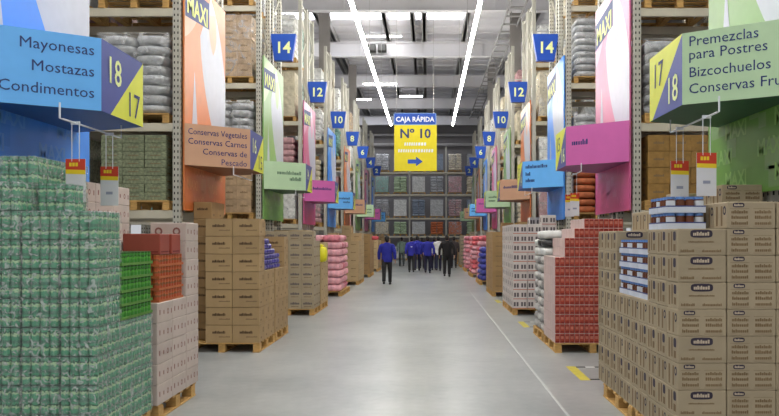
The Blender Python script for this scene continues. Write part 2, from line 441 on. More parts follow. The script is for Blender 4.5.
# --- right near cartons: two printed orientations
C_LOGO = carton('logo_carton', .357, .24, .196, [M_cardg, M_inkn, M_ink2, M_inkl],
    [('pill', .26, .66, .72, .96, 1), ('letters', .32, .74, .66, .88, 3), ('letters', .22, .48, .76, .54, 2), ('letters', .06, .12, .34, .22, 2), ('letters', .5, .12, .9, .22, 2)],
    [('rect', .16, .1, .3, .85, 2), ('rect', .42, .15, .54, .9, 2), ('pill', .62, .55, .86, .9, 1), ('rect', .64, .15, .84, .42, 2)])
_pan = []
for u0 in (.06, .54):
    _pan += [('rect', u0, .08, u0 + .4, .09, 2), ('rect', u0, .74, u0 + .4, .75, 2), ('letters', u0 + .03, .56, u0 + .37, .68, 2), ('letters', u0 + .03, .36, u0 + .37, .48, 2), ('letters', u0 + .03, .14, u0 + .37, .26, 2)]
C_PANEL = carton('panel_carton', .357, .24, .196, [M_cardg, M_inkn, M_ink2, M_inkl],
    _pan + [('pill', .12, .79, .36, .96, 1), ('letters', .15, .83, .33, .92, 3)],
    [('rect', .18, .1, .32, .85, 2), ('rect', .55, .1, .68, .85, 2), ('ring', .72, .5, .94, .85, 1)])
# --- pale pink cartons
C_PINK = carton('pale_pink_carton', .36, .38, .183, [M_pink, M_pinkink], [('ring', .12, .3, .34, .75, 1), ('ring', .62, .3, .84, .75, 1)],
    [('rect', .1, .4, .16, .65, 1), ('rect', .36, .4, .42, .6, 1), ('ring', .6, .35, .72, .65, 1), ('rect', .87, .35, .92, .6, 1)])
C_RUST = carton('rust_red_carton', .34, .24, .19, [mat('carton_rust', '9c4a3c', .5, 0, .08, 6, .06), M_redd], [('rect', .05, .1, .95, .16, 1)], [('rect', .1, .1, .9, .16, 1)])
# --- white cartons with dark print (third display on the right)
C_WHITE = carton('white_carton', .30, .36, .2, [M_whitebox, M_greyink, M_redw],
    [('rect', .06, .25, .2, .7, 1), ('rect', .26, .25, .4, .7, 1), ('rect', .58, .25, .72, .7, 1), ('rect', .78, .25, .92, .7, 1), ('rect', 0, .0, 1, .08, 2)],
    [('rect', .3, .3, .42, .75, 1), ('rect', .5, .3, .62, .75, 1)])

def sack_mesh(name, w_, d, h, m, seed, nx=12, ny=9, wav=.012):
    """lumpy stuffed bag lying flat"""
    r = random.Random(seed); mb = MB(); ph = [r.uniform(0, 6.3) for _ in range(6)]
    N, Mv = 20, 9; rows = []
    for i in range(Mv):
        t = math.pi * (i + .02) / (Mv - 1 + .04); st, ct = math.sin(t), -math.cos(t)
        zz = math.copysign(abs(ct) ** .7, ct) * h / 2; rr = abs(st) ** .38; b = len(mb.v)
        for k in range(N):
            a = 2 * math.pi * k / N; ca, sa = math.cos(a), math.sin(a)
            x = math.copysign(abs(ca) ** .42, ca) * w_ / 2 * rr; y = math.copysign(abs(sa) ** .42, sa) * d / 2 * rr
            q = wav * (math.sin(a * 3 + ph[0]) + math.sin(a * 5 + ph[1] + t * 2) + math.sin(t * 4 + ph[2] + a * 2))
            mb.v.append((x * (1 + q), y * (1 + q * 1.2), h / 2 + zz + q * h * .8 * (1 if 0 < i < Mv - 1 else 0)))
        rows.append(b)
    for a, b in zip(rows, rows[1:]):
        for k in range(N): mb.f.append((a + k, a + (k + 1) % N, b + (k + 1) % N, b + k)); mb.m.append(0)
    mb.f.append(tuple(rows[0] + k for k in range(N))[::-1]); mb.m.append(0)
    mb.f.append(tuple(rows[-1] + k for k in range(N))); mb.m.append(0)
    return mb.mesh(name, m, True)

def put(name, mesh, x, y, z, label, cat, group, rz=0.0):
    return link(name, mesh, None, (x, y, z), rz, label, cat, group)

EDGE = 2.125
ORD = ('first', 'second', 'third', 'fourth', 'fifth', 'sixth', 'seventh', 'eighth', 'ninth', 'tenth', 'eleventh', 'twelfth', 'thirteenth', 'fourteenth')
def cell(base, ix, iy, k):
    """which piece of a stack: the front face counts columns from the aisle, the aisle side counts back from the front"""
    if iy == 0: return '%s, front face, %s column, %s row up' % (base, ORD[ix], ORD[k])
    if ix == 0: return '%s, aisle side, %s back, %s row up' % (base, ORD[iy], ORD[k])
    return base + ', inside the pile behind the front face'
def stack(name, mesh, s, y0, nx, ny, w_, d, h, count, label, cat, group, z0=PH, x_in=EDGE, jit=.002, first=0, gap=.005, rot=0.0, skip=None):
    """count(ix, iy) = number of layers; ix counts away from the aisle, iy away from the camera"""
    for ix in range(nx):
        for iy in range(ny):
            if skip and skip(ix, iy): continue
            for k in range(first, count(ix, iy)):
                msh = mesh(ix, iy, k) if callable(mesh) else mesh
                put(name, msh, s * (x_in + (ix + .5) * (w_ + gap)) + random.uniform(-jit, jit), y0 + (iy + .5) * (d + gap) + random.uniform(-jit, jit) * .5,
                    z0 + k * h, cell(label, ix, iy, k), cat, group, random.uniform(-1, 1) * rot * .4)

# ---------------------------------------------------------------- can packs
CD, CH = .069, .104
M_canlid = mat('can_lid', 'b9bdb6', .3, .6, .05)
def can_mesh(name, m1, m2):
    mb = MB(); r = CD / 2; n = 12; prof = [(0, .96), (.004, 1), (.1 * CH, 1), (.12 * CH, .97), (.88 * CH, .97), (.9 * CH, 1), (CH - .004, 1), (CH, .96)]
    bs = []
    for z, q in prof:
        b = len(mb.v); bs.append(b)
        for k in range(n): a = 2 * math.pi * k / n; mb.v.append((r * q * math.cos(a), r * q * math.sin(a), z))
    for i, (a, b) in enumerate(zip(bs, bs[1:])):
        for k in range(n): mb.f.append((a + k, a + (k + 1) % n, b + (k + 1) % n, b + k)); mb.m.append(0 if i == 3 else 1)
    mb.f.append(tuple(bs[-1] + k for k in range(n))); mb.m.append(1)
    mb.f.append(tuple(bs[0] + k for k in range(n))[::-1]); mb.m.append(1)
    return mb.mesh(name, [m1, m2], False)
def label_mat(name, c1, c2, c3):
    """can label: horizontal print bands with blotchy picture"""
    m = bpy.data.materials.new(name); m.use_nodes = True
    N = m.node_tree.nodes; L = m.node_tree.links; p = N['Principled BSDF']; p.inputs['Roughness'].default_value = .35
    tc = N.new('ShaderNodeTexCoord'); sp = N.new('ShaderNodeSeparateXYZ'); L.new(tc.outputs['Generated'], sp.inputs[0])
    cr = N.new('ShaderNodeValToRGB'); cr.color_ramp.interpolation = 'CONSTANT'; e = cr.color_ramp.elements
    e[0].position = 0; e[0].color = (*lin(c1), 1); e[1].position = .42; e[1].color = (*lin(c2), 1)
    q = e.new(.6); q.color = (*lin(c3), 1); q = e.new(.72); q.color = (*lin(c1), 1)
    nz = N.new('ShaderNodeTexNoise'); nz.inputs['Scale'].default_value = 4
    oi = N.new('ShaderNodeObjectInfo'); av = N.new('ShaderNodeVectorMath'); L.new(tc.outputs['Generated'], av.inputs[0])
    sc = N.new('ShaderNodeVectorMath'); sc.operation = 'SCALE'; L.new(oi.outputs['Random'], sc.inputs[0]); sc.inputs['Scale'].default_value = 20
    L.new(sc.outputs[0], av.inputs[1]); L.new(av.outputs[0], nz.inputs['Vector'])
    ma = N.new('ShaderNodeMath'); ma.operation = 'MULTIPLY_ADD'; ma.inputs[1].default_value = .5; L.new(nz.outputs[0], ma.inputs[0]); 
    sb = N.new('ShaderNodeMath'); sb.operation = 'SUBTRACT'; L.new(sp.outputs[2], sb.inputs[0]); sb.inputs[1].default_value = .25
    L.new(sb.outputs[0], ma.inputs[2]); L.new(ma.outputs[0], cr.inputs[0]); L.new(cr.outputs[0], p.inputs['Base Color'])
    return m
M_grn = label_mat('can_label_green', '43906a', '9dbd92', '25593f')
M_grn2 = label_mat('can_label_bright_green', '3d8c2f', '58a83a', '2b5f22')
M_org = label_mat('can_label_orange', 'b8532c', '8a5a34', 'c96a3a')
M_gcap = mat('can_rim_green', '4d7d66', .3, .4, .05)
M_g2cap = mat('can_rim_bright_green', '2f5c26', .4, .2, .05)
M_ocap = mat('can_rim_orange', 'a8623c', .4, .2, .05)
CAN_G = can_mesh('can', M_grn, M_gcap); CAN_B = can_mesh('can', M_grn2, M_g2cap); CAN_O = can_mesh('can', M_org, M_ocap)
def joined_cans(src, name, mats):
    mb = MB(); vs_ = [tuple(v.co) for v in src.vertices]; fs = [(tuple(p.vertices), p.material_index) for p in src.polygons]
    for a in range(4):
        for b in range(3):
            n = len(mb.v); ox, oy = (a - 1.5) * CD, (b - 1) * CD
            mb.v += [(x + ox, y + oy, z) for x, y, z in vs_]
            for f, mi in fs: mb.f.append(tuple(n + i for i in f)); mb.m.append(mi)
    return mb.mesh(name, mats)
CANS_G = joined_cans(CAN_G, 'cans', [M_grn, M_gcap])
WP, DP, HP = 4 * CD + .006, 3 * CD + .006, 2 * CH + .005
def film_mesh(w_, d, h, seed, m):
    """loose film: box skin subdivided and puckered"""
    r = random.Random(seed); mb = MB(); n = 8; k = 7
    rings = [(0.002, .985), (.02, 1.0), (h * .35, 1.0), (h * .65, 1.0), (h - .012, 1.0), (h, .96)]
    per = []
    for i in range(n): per.append((-.5 + i / n, -.5))
    for i in range(k): per.append((.5, -.5 + i / k))
    for i in range(n): per.append((.5 - i / n, .5))
    for i in range(k): per.append((-.5, .5 - i / k))
    bs = []
    for z, q in rings:
        b = len(mb.v); bs.append(b)
        for (u, v) in per:
            e = r.uniform(-.0015, .0015); mb.v.append((u * (w_ * q + e), v * (d * q + e), z))
    P_ = len(per)
    for a, b in zip(bs, bs[1:]):
        for i in range(P_): mb.f.append((a + i, a + (i + 1) % P_, b + (i + 1) % P_, b + i)); mb.m.append(0)
    mb.f.append(tuple(bs[-1] + i for i in range(P_))); mb.m.append(0)
    return mb.mesh('shrink_film', m, True)
FILMS = [film_mesh(WP, DP, HP, i, WRAP) for i in range(4)]
def can_pack(x, y, z, s, vis, label, group, rz0=0.0):
    """vis: front row and aisle column get their own cans; hidden packs keep one joined block"""
    t = thing('can_pack', label, 'can pack', (x, y, z), rz0 + random.uniform(-.003, .003), group)
    link('shrink_film', random.choice(FILMS), t)
    if not vis:
        for k in (0, 1): link('cans', CANS_G, t, (0, 0, k * CH + .001))
        return
    for k in (0, 1):
        for a in range(4):
            for b in range(3):
                xx = (a - 1.5) * CD
                if b == 0 or (a == 3 if s < 0 else a == 0) or (vis == 2 and k == 1):
                    link('can', CAN_G, t, (xx, (b - 1) * CD, k * CH + .001), random.uniform(0, 6.28))
M_traycard = mat('tray_card_green', '5b8a3c', .7, 0, .1)
def can_tray(x, y, z, canm, traym, label, group):
    t = thing('can_tray', label, 'can tray', (x, y, z), random.uniform(-.003, .003), group)
    w2, d2 = WP / 2, DP / 2
    mb = MB(); mb.box(-w2, w2, -d2, d2, 0, .003); mb.box(-w2, w2, -d2, -d2 + .002, .003, .022); mb.box(-w2, w2, d2 - .002, d2, .003, .022)
    mb.box(-w2, -w2 + .002, -d2 + .002, d2 - .002, .003, .022); mb.box(w2 - .002, w2, -d2 + .002, d2 - .002, .003, .022)
    link('tray', mb.mesh('tray', traym), t)
    for a in range(4):
        for b in range(3): link('can', canm, t, ((a - 1.5) * (CD - .0006), (b - 1) * (CD - .0006), .0032), random.uniform(0, 6.28))

# ================================================================== DISPLAY 1 LEFT: green can packs, pale pink cartons
Y1 = 5.27
floor_pallet(-(EDGE + .56), Y1 + .54, 'wooden pallet under the film-wrapped green can packs')
def cnt(ix, iy):
    if iy < 2: base = 8
    else: base = 4 if ix < 2 else 8
    if ix == 1 and iy in (1,): base = 9
    if ix >= 2: base = 9 if iy == 0 else 10
    if ix == 1 and iy >= 2: base = 8
    return base
for ix in range(4):
    for iy in range(5 if ix < 3 else 4):
        for k in range(cnt(ix, iy)):
            x = -(EDGE + (ix + .5) * (WP + .004)); y = Y1 + (iy + .5) * (DP + .004)
            if ix == 3: x = -(EDGE + 3 * (WP + .004) + DP / 2 - .001); y = Y1 + (iy + .5) * (WP + .004)
            top = k == cnt(ix, iy) - 1
            vis = 2 if (top and k > 6) else (1 if (iy == 0 or ix == 0 or k >= 8) else 0)
            can_pack(x, y, PH + k * (HP + .001), -1, vis, cell('film-wrapped pack of green cans', ix, iy, k), 'film-wrapped green can packs', math.pi / 2 if ix == 3 else 0.0)
for iy in range(2, 5):
    for k in range(5):
        can_tray(-(EDGE + .5 * (WP + .002)), Y1 + (iy + .5) * (DP + .002), PH + 4 * (HP + .001) + k * (CH + .004), CAN_B, M_traycard,
                 'open tray of bright green cans, %s from the front, %s layer up' % (ORD[iy - 2], ORD[k]), 'bright green can trays')
Y1b = 6.46
floor_pallet(-(EDGE + .56), Y1b + .56, 'wooden pallet under the pale pink cartons at lower left')
stack('pale_pink_carton', C_PINK, -1, Y1b, 3, 3, .36, .38, .185, lambda ix, iy: (9 if iy == 2 else 5) if ix == 0 else (8 if ix == 1 else 11),
      'pale pink carton behind the green cans', 'carton', 'pale pink cartons')
for iy in range(3):
    for k in range(4):
        can_tray(-(EDGE + .5 * (WP + .002)) - .01, Y1b + .06 + (iy + .5) * (DP + .004), PH + 5 * .185 + k * (CH + .004), CAN_O, mat('tray_card_orange', 'b5653a', .7, 0, .1),
                 'open tray of orange-red cans, %s from the front, %s layer up' % (ORD[iy], ORD[k]), 'orange can trays')
for q in range(2):
    put('rust_red_carton', C_RUST, -(EDGE + .18), Y1b + .2 + q * .3, PH + 5 * .185 + 4 * (CH + .004) + .002, 'rust-red flat carton on the orange can trays, %s one' % ('nearer', 'farther')[q], 'carton', 'rust-red flat cartons')

# ================================================================== DISPLAY 2 LEFT: brown cartons, purple packets
Y2 = 10.37
floor_pallet(-(EDGE + .55), Y2 + .53, 'wooden pallet under the tall brown cartons left of the aisle')
floor_pallet(-(EDGE + .55), Y2 + 1.63, 'wooden pallet under the cartons topped with purple packets')
LB = 'brown lettered carton, left aisle stack'
stack('brown_carton', C_BROWN, -1, Y2, 2, 3, .386, .34, .256, lambda ix, iy: 7 if (iy == 0 or ix == 1) else 4, LB, 'carton', 'brown cartons left of the aisle', rot=.01)
stack('brown_carton', C_BROWNN, -1, Y2 + .34, 1, 2, .27, .34, .256, lambda ix, iy: 8, 'narrow brown carton behind the lettered stack', 'carton', 'brown cartons left of the aisle', x_in=EDGE + .79)
stack('brown_carton', C_BROWN, -1, Y2 + 1.1, 2, 3, .386, .34, .256, lambda ix, iy: (4 if iy < 2 else 6) if ix == 0 else 7,
      'brown carton by the purple packets', 'carton', 'brown cartons by the purple packets', rot=.01)
stack('brown_carton', C_BROWNN, -1, Y2 + 1.1, 1, 3, .27, .34, .256, lambda ix, iy: 7, 'narrow brown carton by the purple packets', 'carton', 'brown cartons by the purple packets', x_in=EDGE + .79)
M_purp = mat('packet_purple', '4a4390', .35, 0, .35, 18, .2)
PACKET = [sack_mesh('purple_packet', .17, .17, .078, M_purp, i, wav=.03) for i in range(3)]
zc = PH + 4 * .256
for iy, hh in ((0, 6), (1, 6), (2, 5), (3, 4), (4, 3), (5, 3)):
    for k in range(hh):
        for q in range(2 if k < 2 else 1):
            yy = Y2 + .5 + iy * .19
            if yy > Y2 + 1.72: continue
            put('purple_packet', PACKET[(iy + k + q) % 3], -(EDGE + .105 + q * .175), yy, zc + .003 + k * .079, 'small purple packet on low cartons, %s from the front, %s layer up, %s' % (ORD[iy], ORD[k], ('aisle side', 'inner side')[q]), 'packet', 'purple packets', random.uniform(-.2, .2))

# ================================================================== DISPLAY 3 LEFT: grey-beige cartons, tan cartons, yellow bag
Y3 = 15.33
floor_pallet(-(EDGE + .55), Y3 + .53, 'wooden pallet under the grey-beige cartons left of the aisle')
floor_pallet(-(EDGE + .55), Y3 + 1.63, 'wooden pallet under the tan cartons with the yellow bag')
stack('grey_beige_carton', C_GREY, -1, Y3, 4, 3, .265, .30, .207, lambda ix, iy: 8 if (iy == 0 or ix) else 7, 'grey-beige lettered carton left of aisle', 'carton', 'grey-beige cartons', rot=.01)
stack('tan_carton', C_TAN, -1, Y3 + 1.1, 3, 3, .36, .36, .281, lambda ix, iy: (0 if iy < 1 else 5) if ix == 0 else 6, 'tan carton by the yellow bag', 'carton', 'tan cartons by the yellow bag', rot=.01)
C_TANL = carton('tan_carton', .36, .36, .239, [M_cardl, M_ink2, M_ink2, M_tape], [('letters', .25, .5, .75, .62, 1)], [('rect', .3, .3, .6, .4, 1)], 3)
for k in range(4): put('tan_carton', C_TANL, -(EDGE + .183), Y3 + 1.1 + .183, PH + k * .24, 'low tan carton under the yellow bag, %s row up' % ORD[k], 'carton', 'tan cartons by the yellow bag')
yb = thing('yellow_bag', 'bulging bright yellow bag on the tan cartons left of the aisle', 'bag', (-(EDGE + .02), Y3 + 1.26, PH + 4 * .24 + .002))
link('pouch', sack_mesh('pouch', .26, .26, .34, mat('bag_yellow', 'e3dc2b', .35, 0, .08), 5, wav=.03), yb)
m2 = MB(); m2.loft([((0, 0, .32), .05, .05), ((0, 0, .36), .025, .025), ((.01, 0, .4), .07, .05)], 10); link('knot', m2.mesh('knot', MATS['bag_yellow'], True), yb)

# ================================================================== DISPLAY 4 LEFT: pink sacks
M_sackp = mat('sack_pink', 'd59aa2', .5, 0, .28, 7, .12, .3, 14)
M_sackr = mat('sack_rose', 'c97682', .5, 0, .3, 8, .15, .3, 14)
def sack_stack(s, y0, ny, layers, meshes, w_, d, h, label, group, name='sack', nx=2):
    for iy in range(ny):
        for ix in range(nx):
            for k in range(layers if iy < ny - 1 or layers < 4 else layers - 1):
                put(name, random.choice(meshes), s * (EDGE + .02 + (ix + .5) * w_ + random.uniform(-.03, .02)), y0 + (iy + .5) * d + random.uniform(-.01, .01), PH + k * h,
                    cell(label, ix, iy, k), 'sack', group, random.uniform(-.05, .05))
Y4 = 20.3
SP = [sack_mesh('pink_sack', .50, .385, .198, M_sackp if i < 2 else M_sackr, 20 + i, wav=.022) for i in range(3)]
floor_pallet(-(EDGE + .55), Y4 + .53, 'wooden pallet under the pink sacks left of the aisle', False)
floor_pallet(-(EDGE + .55), Y4 + 1.63, 'second wooden pallet under the pink sacks left of the aisle', False)
sack_stack(-1, Y4, 5, 8, SP, .54, .41, .2, 'stuffed pink sack left of aisle', 'pink sacks left of the aisle', 'pink_sack')

# ================================================================== far left displays
def far_cartons(s, y0, mesh, h, n1, n2, lab1, grp, name, w_=.36, d=.36):
    lab2 = '%s, %s %s display' % (name.replace('_', ' '), ORD[round((y0 - 5.3) / 5)], side(s))
    floor_pallet(s * (EDGE + .55), y0 + .53, 'wooden pallet under %s, nearer one' % lab1, False)
    floor_pallet(s * (EDGE + .55), y0 + 1.63, 'wooden pallet under %s, farther one' % lab1, False)
    stack(name, mesh, s, y0, 3, 3, w_, d, h, lambda ix, iy: n1 + (1 if ix == 2 else 0), lab2, 'carton', grp, rot=.02, skip=lambda ix, iy: ix and iy)
    stack(name, mesh, s, y0 + 1.1, 3, 3, w_, d, h, lambda ix, iy: n2 + (1 if ix == 1 else 0), lab2 + ', farther pallet', 'carton', grp, rot=.02, skip=lambda ix, iy: ix and iy)
far_cartons(-1, 25.3, C_TAN, .281, 5, 6, 'light tan cartons behind the pink sacks', 'far tan cartons left', 'tan_carton')
far_cartons(-1, 30.3, C_DKTAN, .281, 6, 5, 'plain brown cartons beside the walking man in blue', 'far brown cartons left', 'brown_carton')
SR = [sack_mesh('red_sack', .50, .385, .198, mat('sack_red', 'b8434e', .5, 0, .3, 8, .2, .3, 14), 40, wav=.02), SP[0]]
far_cartons(-1, 35.3, C_TAN, .281, 5, 5, 'light cartons of the seventh left display', 'far cartons left six', 'tan_carton')
for ix in range(2):
    for iy in range(2): put('red_sack', SR[0], -(EDGE + .25), 35.5 + iy * .4, PH + 5 * .281, 'red sack lying on the far left cartons, %s one' % ('nearer', 'farther')[iy], 'sack', 'far red sacks') if ix == 0 else None
far_cartons(-1, 40.3, C_DKTAN, .281, 5, 4, 'brown cartons of the eighth left display', 'far cartons left four', 'brown_carton')
far_cartons(-1, 45.3, C_TAN, .281, 4, 5, 'cartons of the farthest left display', 'far cartons left two', 'tan_carton')

# ================================================================== DISPLAY 1 RIGHT: logo cartons, jar trays
floor_pallet(EDGE + .55, Y1 + .57, 'wooden pallet under the logo cartons at the lower right')
floor_pallet(EDGE + .55, Y1 + 1.70, 'second wooden pallet under the logo cartons at the lower right')
LR = 'oval-logo brown carton at lower right'
def rc(ix, iy, k): return C_PANEL if k in (0, 2, 4) or ix > 0 else C_LOGO
def rcnt(ix, iy):
    if ix == 0: return 8 if iy < 3 else (5 if iy < 7 else 8)
    if ix == 1: return 9 if iy < 2 else (9 if iy < 7 else 9)
    return 9 if iy < 4 else 10
stack('logo_carton', rc, 1, Y1, 3, 10, .357, .24, .1975, rcnt, LR, 'carton', 'logo cartons lower right', jit=.003, skip=lambda ix, iy: ix == 2 and iy not in (0, 4, 5, 9))
# trays of jars: white base, brown jars with pale labels, blue film lid
M_jar = mat('jar_brown', '6d3d26', .3, 0, .2, 12, .1); M_jlab = mat('jar_label_white', 'cfd3da', .5, 0, .06); M_jlid = mat('jar_lid_blue', '5f86c4', .4, 0, .1, 10, .1)
M_jtray = mat('jar_tray_white', 'c4cbd8', .5, 0, .08); M_jdark = mat('tray_edge_navy', '38457e', .5, 0, .05)
def jar_mesh(white):
    mb = MB(); r = .036
    mb.cyl(0, 0, 0, .09, r, 12, 1 if white else 0); mb.cyl(0, 0, .09, .1, r * .8, 12, 0); 
    return mb.mesh('jar', [M_jar, M_jlab, M_jlid])
JAR = [jar_mesh(False), jar_mesh(True)]
_l = MB(); _l.cyl(0, 0, .1, .12, .034, 12); JLID = _l.mesh('lid', M_jlid)
def jar_tray(x, y, z, label, group, nx=4, ny=3, rz=0):
    t = thing('jar_tray', label, 'jar tray', (x, y, z), rz, group); w2, d2 = nx * .0375, ny * .0375
    mb = MB(); mb.box(-w2, w2, -d2, d2, 0, .004)
    for a in ((-w2, w2, -d2, -d2 + .003), (-w2, w2, d2 - .003, d2), (-w2, -w2 + .003, -d2 + .003, d2 - .003), (w2 - .003, w2, -d2 + .003, d2 - .003)):
        mb.box(*a, .004, .045, 0); mb.box(*a, .045, .055, 1)
    link('tray', mb.mesh('tray', [M_jtray, M_jdark]), t)
    for a in range(nx):
        for b in range(ny):
            if a and b and a < nx - 1 and b < ny - 1: continue
            link('lid', JLID, link('jar', JAR[1 if (a + b) % 3 == 0 else 0], t, ((a - (nx - 1) / 2) * .0735, (b - (ny - 1) / 2) * .0735, .0045)))
zj = PH + 5 * .1975
for iy in range(3):
    for k in range(4): jar_tray(EDGE + .02 + .15, Y1 + .75 + iy * .31 + .15, zj + k * .127, 'open tray of blue-lidded jars in the carton notch, %s from front, %s tier up' % (ORD[iy], ORD[k]), 'jar trays in the notch', 4, 4)
zt = PH + 8 * .1975
for iy in range(2):
    for k in range(2): jar_tray(EDGE + .18, Y1 + .43 + iy * .235, zt + k * .127, 'open tray of blue-lidded jars atop the logo cartons, %s, %s tier' % (('nearer', 'farther')[iy], ('lower', 'upper')[k]), 'jar trays on top', 4, 3)

# ================================================================== DISPLAY 2 RIGHT: red sauce packs, clear-wrapped sacks
Y2r = 10.33
floor_pallet(EDGE + .55, Y2r + .53, 'wooden pallet under the red packs right of the aisle')
floor_pallet(EDGE + .55, Y2r + 1.63, 'wooden pallet under the white and black packs right of the aisle')
M_shell = mat('pack_side_pale', 'c9b3ae', .5, 0, .06, 6, .05)
def red_pack_mesh():
    mb = MB(); w_, d, h = .138, .2, .136
    mb.cbox(-w_ / 2, w_ / 2, -d / 2 + .008, d / 2, 0, h, .003, 1)
    for a in (-1, 1):                                   # two red pouches with separate faces
        mb.cbox(a * .0345 - .0325, a * .0345 + .0325, -d / 2, -d / 2 + .03, .006, h - .004, .006, 0)
        for (z0, z1, mi) in ((.02, .035, 2), (.062, .1, 3), (.108, .12, 2)):
            mb.poly([(a * .0345 - .02, -d / 2 - .001, z0), (a * .0345 + .02, -d / 2 - .001, z0), (a * .0345 + .02, -d / 2 - .001, z1), (a * .0345 - .02, -d / 2 - .001, z1)], mi)
    return mb.mesh('red_pack', [M_red, M_shell, M_redd, M_redw])
RED = red_pack_mesh()
M_redtop = RED
nst = [9, 11, 12, 13, 13, 13, 13]
for ix in range(7):
    for iy in range(5):
        for k in range(nst[ix]):
            if 0 < iy < 4 and 0 < ix and k < nst[ix] - 1 and k < nst[ix - 1]: 
                pass
            put('red_pack', RED, EDGE + (ix + .5) * .14, Y2r + (iy + .5) * .202, PH + k * .1375, cell('small red twin pack', ix, iy, k), 'pack', 'red twin packs') if (iy == 0 or ix == 0 or k >= nst[ix - 1]) else None
SW = [sack_mesh('white_pack', .35, .335, .135, mat('pack_white_grey', 'b9b6b2', .4, 0, .25, 9, .15, .3, 20), 60, wav=.02), sack_mesh('white_pack', .35, .335, .135, mat('pack_mid_grey', '9c9996', .4, 0, .3, 9, .15, .3, 20), 61, wav=.02)]
SB = sack_mesh('black_pack', .35, .335, .135, mat('pack_black', '2a2a2c', .35, 0, .2, 9), 62, wav=.02)
SWH = sack_mesh('white_pack', .35, .335, .135, mat('pack_white', 'd9dad6', .35, 0, .08, 9), 63, wav=.02)
for ix in range(3):
    for iy in range(3):
        for k in range(11 if ix == 0 else 12):
            if k == 10 and ix == 0 and iy < 2: me_, nm, lb = SB, 'black_pack', 'shiny black pack on white packs'
            else: me_, nm, lb = (SWH if k >= 9 else SW[(k + iy + ix) % 2]), 'white_pack', 'soft white-grey pack behind red packs'
            put(nm, me_, EDGE + .0 + (ix + .5) * .37, Y2r + 1.1 + (iy + .5) * .35, PH + k * .136, cell(lb, ix, iy, k), 'pack', nm.replace('_', ' ') + 's', random.uniform(-.04, .04))
for iy in range(2): put('white_pack', SWH, EDGE + .18, Y2r + 1.1 + (iy + .5) * .35, PH + 11 * .136, 'soft white pack lying on top of the black packs, %s one' % ('nearer', 'farther')[iy], 'pack', 'white packs on black', .03)

# ================================================================== DISPLAY 3 RIGHT: white cartons; 4: brown; 5: purple and red sacks; 6-9
Y3r = 15.4
floor_pallet(EDGE + .55, Y3r + .53, 'wooden pallet under the white printed cartons right of the aisle')
floor_pallet(EDGE + .55, Y3r + 1.63, 'second wooden pallet under the white printed cartons right of the aisle')
stack('white_carton', C_WHITE, 1, Y3r, 3, 6, .30, .36, .2, lambda ix, iy: 9 if ix < 2 else 10, 'white printed carton right of aisle', 'carton', 'white printed cartons', rot=.02, jit=.006, gap=.008, skip=lambda ix, iy: ix == 2 and 0 < iy < 5)
far_cartons(1, 20.3, C_DKTAN, .281, 6, 6, 'plain brown cartons behind the white printed cartons', 'brown cartons right', 'brown_carton')
M_sp = mat('sack_purple', '3b3f8e', .4, 0, .35, 8, .2, .3, 14); M_sr = mat('sack_red_white', 'c25a62', .45, 0, .4, 9, .2, .3, 14)
S5 = [sack_mesh('purple_sack', .50, .385, .198, M_sp, 70, wav=.02)]; S5r = [sack_mesh('red_white_sack', .50, .385, .198, M_sr, 71, wav=.02), SP[1]]
for q, y0 in enumerate((25.3, 30.3, 35.3)):
    for w2 in (0, 1): floor_pallet(EDGE + .55, y0 + .53 + 1.1 * w2, 'wooden pallet under the %s sacks right of the aisle, %s one' % (('purple', 'red and white', 'far rosy')[q], ('nearer', 'farther')[w2]), False)
sack_stack(1, 25.3, 3, 6, S5, .54, .41, .2, 'stuffed purple-blue sack right of aisle', 'purple sacks right', 'purple_sack')
sack_stack(1, 26.55, 2, 8, S5r, .54, .41, .2, 'red-white sack behind purple sacks', 'red and white sacks behind purple', 'red_white_sack')
sack_stack(1, 30.3, 5, 8, S5r, .54, .41, .2, 'red-white sack, sixth display on right', 'red and white sacks right', 'red_white_sack')
sack_stack(1, 35.3, 5, 8, SP, .54, .41, .2, 'rosy sack, seventh display on right', 'far rosy sacks right', 'pink_sack')
far_cartons(1, 40.3, C_GREY, .207, 8, 7, 'grey cartons of the eighth right display', 'far cartons right four', 'grey_beige_carton', .265, .3)
far_cartons(1, 45.3, C_DKTAN, .281, 5, 5, 'cartons of the farthest right display', 'far cartons right two', 'brown_carton')

# ================================================================== RACKS
LEV = [2.05, 3.3, 4.95, 6.6]
TOP = 8.4
BH = .12
def upright_mesh(h, slots):
    mb = MB(); mb.box(-.05, .05, -.05, -.044, 0, h); mb.box(-.05, -.044, -.044, .05, 0, h); mb.box(.044, .05, -.044, .05, 0, h); mb.box(-.07, .07, -.06, .06, 0, .008)
    if slots:
        z = .15
        while z < h - .1:
            for x in (-.025, .025): mb.poly([(x - .009, -.051, z), (x + .009, -.051, z), (x + .009, -.051, z + .035), (x - .009, -.051, z + .035)], 1)
            for sx in (-1, 1): mb.poly([(sx * .051, -.012, z), (sx * .051, .012, z), (sx * .051, .012, z + .035), (sx * .051, -.012, z + .035)], 1)
            z += .085
    return mb.mesh('upright', [M_steel, M_dark])
UP_S, UP_P = upright_mesh(TOP, True), upright_mesh(TOP, False)
BEAM = MB(); BEAM.cbox(-1.35, 1.35, -.025, .025, -BH, 0, .006); BEAM = BEAM.mesh('beam', M_beam)
def brace_mesh():
    mb = MB(); z = .2
    up = True
    while z < TOP - .9:
        a, b = ((0, .05, z), (0, .95, z + .8)) if up else ((0, .95, z), (0, .05, z + .8))
        mb.tube([a, b], .02, 4); z += .8; up = not up
    mb.tube([(0, .05, .15), (0, .95, .15)], .02, 4); mb.tube([(0, .05, TOP - .1), (0, .95, TOP - .1)], .02, 4)
    return mb.mesh('brace', M_steel)
BRACE = brace_mesh()
COLS_L = ['blue', 'orange', 'green', 'pink']
def colour(s, n):
    return COLS_L[(n - 1) % 4] if s < 0 else ['green', 'pink', 'blue', 'orange'][(n - 1) % 4]
